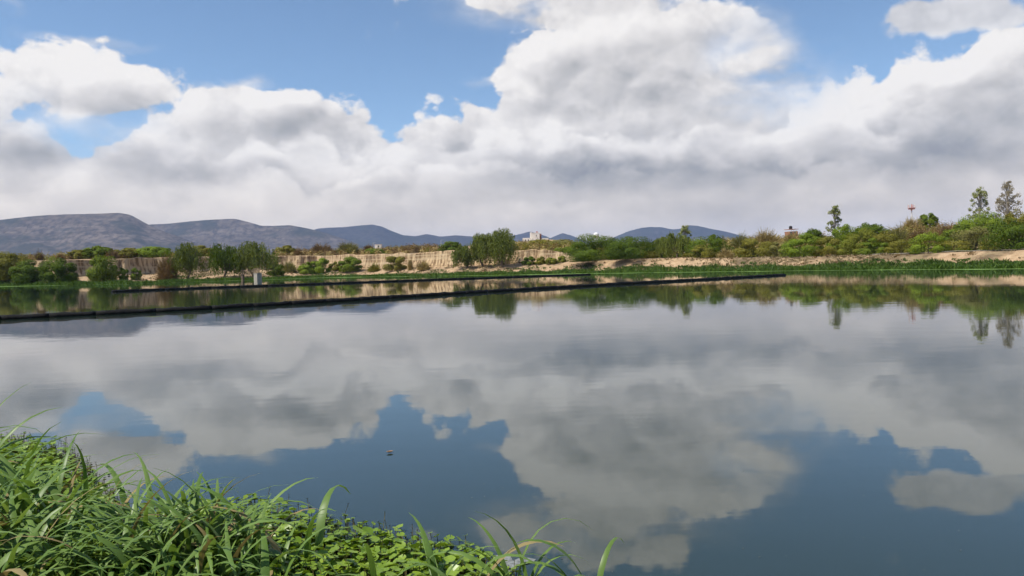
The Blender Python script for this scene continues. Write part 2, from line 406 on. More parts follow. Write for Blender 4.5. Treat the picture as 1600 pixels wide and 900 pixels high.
def ground_z(x, y):
    az = math.atan2(x, y); r = math.hypot(x, y); p_ = prof(az)
    if r < p_[0] + p_[1]: return float(bank(np.array(az), np.array(r), *p_[:3]))
    return float(upland(np.array(az), np.array(r), *p_))
NA = 1150
AZ = np.linspace(R(-62), R(66), NA)
rs, ft, zf, ch, rise = prof(AZ)
arc = AZ * 165.0
flute = (np.abs(fbm(arc / 5.0, arc * 0 + 3.3, 3, 21) - 0.5) * 2) ** 0.7 * 3.2 + (fbm(arc / 1.3, arc * 0 + 9, 3, 31) - 0.5) * 1.5
flute = (flute - 0.7) * np.clip(ch / 3.0, 0, 1)
rows = []
for s in (-8, -3, -1, 0, .5, 1, 2): rows.append((rs + s, bank(AZ, rs + s, rs, ft, zf)))
for t in np.linspace(0.12, 0.97, 20):
    r_ = rs + 2 + (ft - 2) * t + flute * t ** 6; rows.append((r_, bank(AZ, np.minimum(r_, rs + ft), rs, ft, zf)))
ztop = upland(AZ, rs + ft + 1.5, rs, ft, zf, ch, rise) + (fbm(arc / 2.2, arc * 0 + 1, 3, 44) - 0.5) * 0.7 * np.clip(ch, 0, 1)
zb0 = rows[-1][1]
for k in np.linspace(0.06, 1.0, 13):
    side = (fbm(arc / 0.9, arc * 0 + k * 1.7, 3, 51) - 0.5) * 0.55 * np.clip(ch / 2, 0, 1)
    talus = 0.9 * (1 - k) ** 3
    r_ = rs + ft + flute * (1 - 0.35 * k ** 3) - talus + k * (0.55 + 1.2 * (1 - np.clip(ch, 0, 1))) + side
    rows.append((r_, zb0 + (ztop - zb0) * k))
for s in (2.6, 3.4, 4.5, 6, 8, 11, 15, 20, 26, 33, 42, 52, 64, 80, 100, 130, 170, 230, 320, 450, 700, 1100, 2000, 4000):
    r_ = rs + ft + s + np.clip(flute, 0, 9) * max(0, 1 - s / 8); rows.append((r_, upland(AZ, r_, rs, ft, zf, ch, rise)))
V = np.stack([np.stack([r_ * np.sin(AZ), r_ * np.cos(AZ), z_], 1) for r_, z_ in rows], 1).reshape(-1, 3)
terrain = link_mesh('far_bank_terrain', poly_mesh('far_bank_terrain', V, grid_faces(NA, len(rows))[:, ::-1]), m_soil)
tag(terrain, 'dry tan far bank with a fluted eroded earth cliff', kind='structure')
gr = mesh_obj('ground', [(-9500, -9500, -1.6), (9500, -9500, -1.6), (9500, 9500, -1.6), (-9500, 9500, -1.6)], [(0, 1, 2, 3)], m_soil)
tag(gr, 'dry ground sheet reaching the horizon', kind='structure')

# pale track on the bank top at the right
m_track = plain('pale_track', (0.50, 0.43, 0.34), 0.95, 0.15, 1.5)
tv = []; n = 90
for i in range(n):
    a = px_az(1330 + (1900 - 1330) * i / (n - 1)); p_ = prof(a)
    for k, s in enumerate((0.6, 1.4, 2.4, 3.2)):
        r_ = p_[0] + p_[1] + s + 0.25 * math.sin(i * 0.7)
        z_ = max(float(upland(np.array(a), np.array(r_), *p_)), float(bank(np.array(a), np.array(p_[0] + p_[1]), *p_[:3])))
        tv.append((r_ * math.sin(a), r_ * math.cos(a), z_ + 0.10 + (0.04 if k in (1, 2) else 0)))
track = link_mesh('bank_track', poly_mesh('bank_track', tv, grid_faces(n, 4)[:, ::-1]), m_track)
tag(track, 'pale dirt track along the bank top at right', kind='structure')

# ------------------------------------------------------------------ mountains
def mountain_mat(name, a, bcol, strata, vegs=(0.036, 0.040, 0.030)):
    m, b = new_mat(name)
    g = X.nt.nodes.new('ShaderNodeNewGeometry'); P = X(g.outputs['Position'])
    n1 = X.noise(P, 0.004, 6.0, 0.6); n2 = X.noise(P, 0.03, 5.0, 0.7)
    lay = X.noise(X.vm('MULTIPLY', P, (0.0012, 0.0012, 0.055)), 1.0, 4.0, 0.6)
    c = X.mix(X.sm(n2, 0.35, 0.68), a, bcol)
    c = X.mix(X.sm(lay, 0.52, 0.60) * X.sm(n2, 0.40, 0.60) * strata, c, (0.26, 0.21, 0.175))
    c = X.mix(X.sm(n1, 0.48, 0.62) * 0.8, c, vegs)
    X.put(b.inputs['Base Color'], c); b.inputs['Roughness'].default_value = 1.0; b.inputs['Specular IOR Level'].default_value = 0.0
    return m
mm1 = mountain_mat('mountain_scrub_near', (0.050, 0.043, 0.036), (0.140, 0.112, 0.088), 0.30)
mm2 = mountain_mat('mountain_scrub_far', (0.026, 0.028, 0.030), (0.060, 0.055, 0.052), 0.15)
def mountain(name, label, sil, dist, depth, mat, seed, gul=0.16):
    xs = np.array([s[0] for s in sil], float)
    a_ = np.array([px_az(x) for x in xs]); hz = np.array([at(x, y, dist).z for x, y in sil])
    n = int(max(60, (a_[-1] - a_[0]) * dist / 9.0)); az = np.linspace(a_[0], a_[-1], n)
    ridge = np.interp(az, a_, hz)
    k = max(3, int(n * 0.006)); ker = np.hanning(k * 2 + 1); ker /= ker.sum()
    ridge = np.convolve(np.pad(ridge, k, mode='edge'), ker, 'valid')
    m_ = 64; out = []
    for j in range(m_):
        t = j / (m_ - 8.0)                                # 1 at the ridge, above 1 on the far side
        d_ = dist / np.cos(az) - depth * (1 - t)
        x = d_ * np.sin(az); y = d_ * np.cos(az)
        up = np.clip(t, 0, 1) ** 1.25 if t <= 1 else max(0.0, 1 - (t - 1) * 3.0)
        g1 = np.abs(fbm(az * dist / (depth * 0.33) + t * 0.8, np.full(n, t * 1.1 + seed), 4, seed) - 0.5) * 2
        g2 = np.abs(fbm(x / (depth * 0.09), y / (depth * 0.13), 4, seed + 7) - 0.5) * 2
        env = np.sin(np.clip(t, 0, 1) * math.pi) ** 0.8
        z = ridge * up * (1 - env * gul * 2.2 * (1 - g1)) - env * ridge * gul * 0.5 * (1 - g2) - 3.0
        z = z + (fbm(x / 40, y / 40, 3, seed + 3) - 0.5) * ridge * 0.03 * (0.3 + env)
        out.append(np.stack([x, y, np.maximum(z, -3.0)], 1))
    Vm = np.stack(out, 1).reshape(-1, 3)
    o = link_mesh(name, poly_mesh(name, Vm, grid_faces(n, m_)[:, ::-1], smooth=True), mat)
    return tag(o, label, kind='structure')
mountain('mountain_ridge', 'long flat topped grey mountain at the far left',
         [(-420, 400), (-300, 372), (-160, 356), (-60, 348), (0, 343), (50, 337), (100, 334), (150, 333), (190, 331.5), (208, 335), (222, 343), (236, 351), (262, 362), (300, 376), (350, 392), (390, 408)], 3900, 1500, mm1, 11, 0.20)
mountain('mountain_ridge', 'second mountain with pale rocky summit behind the pepper trees',
         [(120, 415), (170, 380), (215, 354), (240, 349.5), (262, 349), (300, 345), (340, 342), (370, 341), (390, 346), (410, 352), (432, 352), (455, 351), (472, 354), (492, 358), (520, 366), (560, 380), (600, 398), (640, 414)], 4700, 1600, mm1, 23, 0.27)
mountain('mountain_ridge', 'blue peaked mountain sloping down towards the centre',
         [(420, 400), (470, 365), (500, 356), (540, 354), (568, 351.5), (585, 350), (600, 354), (615, 361), (632, 367), (650, 368.5), (668, 365), (690, 369), (712, 367), (740, 369), (765, 371), (800, 380), (850, 398), (900, 412)], 6000, 1700, mm2, 37, 0.16)
mountain('mountain_peak', 'low blue peak behind the white house',
         [(720, 405), (770, 376), (795, 369), (815, 365), (828, 361), (842, 364), (858, 370), (880, 384), (910, 405)], 6600, 1200, mm2, 41, 0.14)
mountain('mountain_peak', 'small pointed blue peak right of the white house',
         [(810, 404), (845, 380), (862, 371), (880, 363.5), (893, 367), (910, 374), (940, 385), (980, 405)], 6800, 1200, mm2, 47, 0.14)
mountain('mountain_peak', 'blue double peaked mountain right of the dome tank',
         [(900, 404), (945, 377), (965, 368), (985, 360), (1003, 355.5), (1018, 354), (1035, 354.5), (1052, 358), (1064, 357), (1076, 351), (1092, 352.5), (1112, 357), (1138, 362), (1160, 368), (1220, 384), (1300, 400)], 6600, 1500, mm2, 53, 0.16)

# ------------------------------------------------------------------ haze
m_haze = bpy.data.materials.new('haze'); m_haze.use_nodes = True
nt = m_haze.node_tree; nt.nodes.remove(nt.nodes['Principled BSDF'])
pv = nt.nodes.new('ShaderNodeVolumePrincipled'); nt.links.new(pv.outputs[0], nt.nodes['Material Output'].inputs['Volume'])
pv.inputs['Color'].default_value = (0.46, 0.63, 1.0, 1); pv.inputs['Density'].default_value = 7.0e-5; pv.inputs['Anisotropy'].default_value = 0.0
hz = Parts().box((0, 0, 203.5), (19400, 19400, 413)).build('haze', m_haze)
tag(hz, 'thin blue haze between the pond and the mountains', kind='stuff')
# ------------------------------------------------------------------ plants of the far shore
m_bark = plain('bark', (0.11, 0.085, 0.06), 0.95, 0.35, 2.0)
m_palebark = plain('pale_bark', (0.32, 0.29, 0.25), 0.9, 0.3, 2.0)
LEAF = dict(
    dark=leafy('leaf_dark_green', (0.051, 0.086, 0.011), (0.121, 0.168, 0.019)),
    green=leafy('leaf_green', (0.077, 0.121, 0.012), (0.174, 0.223, 0.026)),
    bright=leafy('leaf_bright_green', (0.104, 0.159, 0.014), (0.220, 0.284, 0.030)),
    olive=leafy('leaf_olive', (0.121, 0.121, 0.019), (0.240, 0.219, 0.038)),
    yellow=leafy('leaf_yellow_green', (0.133, 0.149, 0.019), (0.237, 0.244, 0.036)),
    grey=leafy('leaf_grey_green', (0.127, 0.126, 0.038), (0.254, 0.235, 0.076)),
    pepper=leafy('leaf_pepper_tree', (0.087, 0.115, 0.021), (0.200, 0.227, 0.047)),
    euca=leafy('leaf_eucalyptus', (0.180, 0.205, 0.070), (0.310, 0.330, 0.130)),
    eucab=leafy('leaf_faded_eucalyptus', (0.210, 0.180, 0.115), (0.340, 0.295, 0.200)),
    dry=leafy('twig_dry_brown', (0.127, 0.083, 0.035), (0.261, 0.175, 0.076), 0.1),
    pale=leafy('twig_pale_dry', (0.240, 0.180, 0.070), (0.401, 0.307, 0.121), 0.1),
    rust=leafy('twig_rusty', (0.125, 0.085, 0.045), (0.220, 0.160, 0.085), 0.1))

def leaf_cards(rng, C, size, out, up=0.15, length=1.4):  # one small diamond leaf spray per centre
    n = len(C)
    nrm = rng.normal(size=(n, 3)); nrm /= np.linalg.norm(nrm, axis=1)[:, None]
    nrm = nrm * 0.55 + out * 0.9 + np.array([0, 0, up]); nrm /= np.linalg.norm(nrm, axis=1)[:, None] + 1e-9
    t = rng.normal(size=(n, 3)); t -= nrm * (t * nrm).sum(1)[:, None]; t /= np.linalg.norm(t, axis=1)[:, None] + 1e-9
    s = np.cross(nrm, t); sz = (size * rng.uniform(0.55, 1.3, n))[:, None]
    a = C - t * sz * length * 0.5; b_ = C + s * sz * 0.36; c = C + t * sz * length * 0.5 - nrm * sz * 0.18; d = C - s * sz * 0.36
    V = np.stack([a, b_, c, d], 1).reshape(-1, 3)
    F = np.arange(4 * n).reshape(-1, 4)
    return V, F
def dome_points(rng, w, h, n, k, spread=0.15, lo=-0.42, fill=0.3, base=0.30):
    th = rng.uniform(0, 2 * np.pi, k); zc = rng.uniform(lo, 1.0, k)
    zc[0] = 0.95; zc[1:5] = rng.uniform(0.45, 0.8, 4); zc[5:9] = rng.uniform(-0.2, 0.15, 4); th[1:5] = np.arange(4) * 1.57 + 0.6; th[5:9] = np.arange(4) * 1.57 + rng.uniform(-.3, .3, 4)
    rr = np.sqrt(1 - zc ** 2)
    rad = rng.uniform(0.70, 0.98, k) * np.where(rng.random(k) < fill, rng.uniform(0.4, 0.9, k), 1.0); rad[:9] = rng.uniform(.80, .92, 9)
    c = np.stack([rr * np.cos(th) * rad * w / 2, rr * np.sin(th) * rad * w / 2, h * (1 - 0.5 / (1 - lo * 0.55)) + zc * rad * h * 0.5 / (1 - lo * 0.1)], 1)
    c[:, 2] = h * base + zc * rad * h * (0.95 - base)
    sz = rng.uniform(0.55, 1.35, k) * spread
    i = rng.integers(0, k, n)
    off = rng.normal(size=(n, 3)); off /= np.linalg.norm(off, axis=1)[:, None]; off *= (rng.random(n) ** 0.22)[:, None]
    off[:, 2] *= 0.8
    P = c[i] + off * (sz[i] * w)[:, None] * np.array([1, 1, min(1.2, max(0.5, h / w * 1.1))])
    P[:, 2] = np.maximum(P[:, 2], 0.03)
    out = P - np.array([0, 0, h * 0.30]); out /= np.linalg.norm(out, axis=1)[:, None] + 1e-9
    out = out * 0.75 + off * 1.15
    return P, out, c, i
def limbs(parts, rng, h, w, tops, r0, lean=0.0, split=0.3):
    base = Vector((0, 0, -0.25)); fork = Vector((lean * w, 0, h * split))
    parts.tube([base, fork * 0.5 + Vector((rng.uniform(-.1, .1), 0, 0)), fork], [r0, r0 * .8, r0 * .65], 7)
    for t in tops:
        t = Vector(t); mid = fork.lerp(t, 0.5) + Vector((rng.uniform(-.06, .06) * w, rng.uniform(-.06, .06) * w, h * 0.05))
        parts.tube([fork - Vector((0, 0, 0.1)), mid, t], [r0 * .5, r0 * .3, r0 * .10], 5)

def plant(kind, tone, px, top, w_px, off, label, cat, name, group, seed, depth=None, h_min=0.6):
    rng = np.random.default_rng(seed)
    az = px_az(px); rs_, ft_, zf_, ch_, ri_ = prof(az)
    if depth is None: r = rs_ + off
    else: r = depth / math.cos(az)
    x, y = r * math.sin(az), r * math.cos(az)
    z = ground_z(x, y) - 0.05
    h = max(h_min, at(px, top, y).z - z); w = w_px / FPX * y
    w *= 1.28 if group == GR else 1.0
    root = empty(name, (x, y, z)); tag(root, label, cat, group)
    P = Parts(); mat = LEAF[tone]; bark = m_bark
    leaf = max(0.15, 0.00125 * r)
    area = w * h
    if kind == 'dome':
        n = int(np.clip(area * 340, 2600, 28000)); k = int(np.clip(area * 0.55, 11, 26))
        C, out, cen, ci = dome_points(rng, w * 0.92, h * 0.95, n, k, spread=0.20)
        low = rng.random(n) < 0.20; C[low, 2] *= rng.uniform(0.1, 0.7, low.sum()); C[low, :2] *= 0.92
        V, F = leaf_cards(rng, C, leaf, out)
        tint = np.clip(rng.random(k)[ci] * 0.55 + rng.random(n) * 0.5, 0, 1)
        limbs(P, rng, h, w, cen[rng.integers(0, k, 6)] * 0.85, 0.022 * h + 0.03, rng.uniform(-.05, .05), 0.22)
    elif kind == 'umbrella':                               # flat topped thorn tree, open below
        n = int(np.clip(area * 340, 2600, 28000)); k = int(np.clip(area * 1.6, 18, 80))
        C, out, cen, ci = dome_points(rng, w * 0.95, h, n, k, spread=0.14, lo=-0.12, base=0.45)
        low = rng.random(n) < 0.22; C[low, 2] *= rng.uniform(0.35, 0.9, low.sum())
        V, F = leaf_cards(rng, C, leaf, out, 0.4)
        tint = np.clip(rng.random(k)[ci] * 0.55 + rng.random(n) * 0.5, 0, 1)
        limbs(P, rng, h, w, cen[rng.integers(0, k, 7)] * np.array([.8, .8, .85]), 0.03 * h + 0.04, 0, 0.25)
    elif kind == 'pepper':                                 # hanging curtains of fine leaves from a billowy head
        k = int(np.clip(area * 1.4, 26, 90)); cen = []
        th = rng.uniform(0, 2 * np.pi, k); rr = np.sqrt(rng.random(k)) * 0.5; zt = rng.uniform(0.45, 1.0, k)
        ed = np.sqrt(np.clip(1 - ((zt - 0.5) / 0.54) ** 2, 0.05, 1))
        cen = np.stack([np.cos(th) * rr * w * ed, np.sin(th) * rr * w * ed, zt * h * 0.97], 1)
        n = int(np.clip(area * 190, 1500, 9000)); i = rng.integers(0, k, n)
        strand = rng.integers(0, 9, n)
        so = rng.normal(size=(k, 9, 2)) * 0.055 * w
        ln = rng.uniform(0.18, 0.46, (k, 9)) * h
        t = rng.random(n) ** 0.9
        C = cen[i] + np.concatenate([so[i, strand] * (0.5 + 0.9 * np.sqrt(t))[:, None], -(t * ln[i, strand])[:, None]], 1)
        C += rng.normal(size=(n, 3)) * np.array([0.10, 0.10, 0.12])
        C[:, 2] = np.maximum(C[:, 2], 0.1 + 0.12 * h * rng.random(n))
        out = C - np.array([0, 0, h * 0.4]); out /= np.linalg.norm(out, axis=1)[:, None]
        ang = rng.uniform(0, 2 * np.pi, n); s = np.stack([np.cos(ang), np.sin(ang), np.zeros(n)], 1)
        dn = np.stack([rng.normal(size=n) * .18, rng.normal(size=n) * .18, -np.ones(n)], 1)
        L = (leaf * rng.uniform(1.0, 2.4, n))[:, None]; W = (leaf * rng.uniform(0.25, 0.45, n))[:, None]
        V = np.stack([C - dn * L * .5, C + s * W, C + dn * L * .5, C - s * W], 1).reshape(-1, 3); F = np.arange(4 * n).reshape(-1, 4)
        tint = np.clip(rng.random((k, 9))[i, strand] * 0.5 + rng.random(k)[i] * .3 + rng.random(n) * 0.3, 0, 1)
        limbs(P, rng, h, w, cen[rng.integers(0, k, 8)], 0.035 * h, rng.uniform(-.12, .12), 0.2)
    elif kind == 'tall':                                   # slim upright gum tree with separate leaf tufts
        bark = m_palebark; k = int(np.clip(h * 5.5, 40, 70))
        zt = rng.uniform(0.28, 1.0, k); th = rng.uniform(0, 2 * np.pi, k)
        ed = np.sin(np.clip((1.04 - zt) / 0.80, 0, 1) * np.pi * 0.62 + 0.12)
        rr = rng.uniform(0.45, 1.0, k) * 0.46 * ed
        cen = np.stack([np.cos(th) * rr * w, np.sin(th) * rr * w, zt * h], 1)
        n = int(k * 44); i = rng.integers(0, k, n)
        off_ = rng.normal(size=(n, 3)); off_ /= np.linalg.norm(off_, axis=1)[:, None]; off_ *= (rng.random(n) ** .5)[:, None]
        C = cen[i] + off_ * (rng.uniform(.06, .125, k)[i] * w)[:, None] * np.array([1.1, 1.1, 1.0]) * 1.1
        V, F = leaf_cards(rng, C, leaf * 0.95, off_, 0.1, 1.8)
        tint = np.clip(rng.random(k)[i] * .6 + rng.random(n) * .45, 0, 1)
        r0 = 0.02 * h + 0.05
        P.tube([(0, 0, -.3), (0.01 * h, 0, h * .3), (-0.01 * h, 0, h * .65), (0, 0, h * .98)], [r0, r0 * .8, r0 * .5, r0 * .15], 7)
        for c in cen: P.tube([(0, 0, max(0.15 * h, c[2] - 0.16 * h)), (c[0] * .5, c[1] * .5, c[2] - .06 * h), tuple(c)], [r0 * .35, r0 * .25, r0 * .1], 4)
    else:                                                  # 'twiggy': leafless thorn shrub
        n = int(np.clip(area * 210, 1000, 7000))
        b0 = rng.normal(size=(n, 3)) * np.array([w * .12, w * .12, 0]); 
        th = rng.uniform(0, 2 * np.pi, n); el_ = np.arcsin(rng.uniform(0.05, 1.0, n))
        ed = np.stack([np.cos(th) * np.cos(el_) * w * .5, np.sin(th) * np.cos(el_) * w * .5, np.sin(el_) * h], 1)
        t0 = rng.uniform(0.1, 0.75, n)[:, None]; t1 = np.clip(t0 + rng.uniform(.15, .4, n)[:, None], 0, 1.0)
        lump = (0.78 + 0.3 * np.sin(th * 3 + seed) * np.cos(el_ * 4 + seed))[:, None]
        A = b0 * (1 - t0) + ed * t0 * lump; B = b0 * (1 - t1) + ed * t1 * lump + rng.normal(size=(n, 3)) * .10 * min(w, h)
        A[:, 2] = np.abs(A[:, 2]); B[:, 2] = np.abs(B[:, 2])
        d = B - A; s = np.cross(d, rng.normal(size=(n, 3))); s /= np.linalg.norm(s, axis=1)[:, None] + 1e-9
        W = rng.uniform(.18, .42, n)[:, None] * leaf
        V = np.stack([A - s * W * .5, A + s * W * .5, B + s * W * .3, B - s * W * .3], 1).reshape(-1, 3); F = np.arange(4 * n).reshape(-1, 4)
        tint = rng.random(n)
        for k in range(6):
            a = k * 1.05 + rng.uniform(0, .5)
            P.tube([(0, 0, -.2), (math.cos(a) * w * .1, math.sin(a) * w * .1, h * .3), (math.cos(a) * w * .28, math.sin(a) * w * .28, h * .7)], [.06, .045, .02], 4)
    P.build('trunk' if cat == 'tree' else 'stem', bark, root)
    link_mesh('crown' if cat == 'tree' else 'foliage', poly_mesh('crown', V, F, tint), mat, root)
    return root

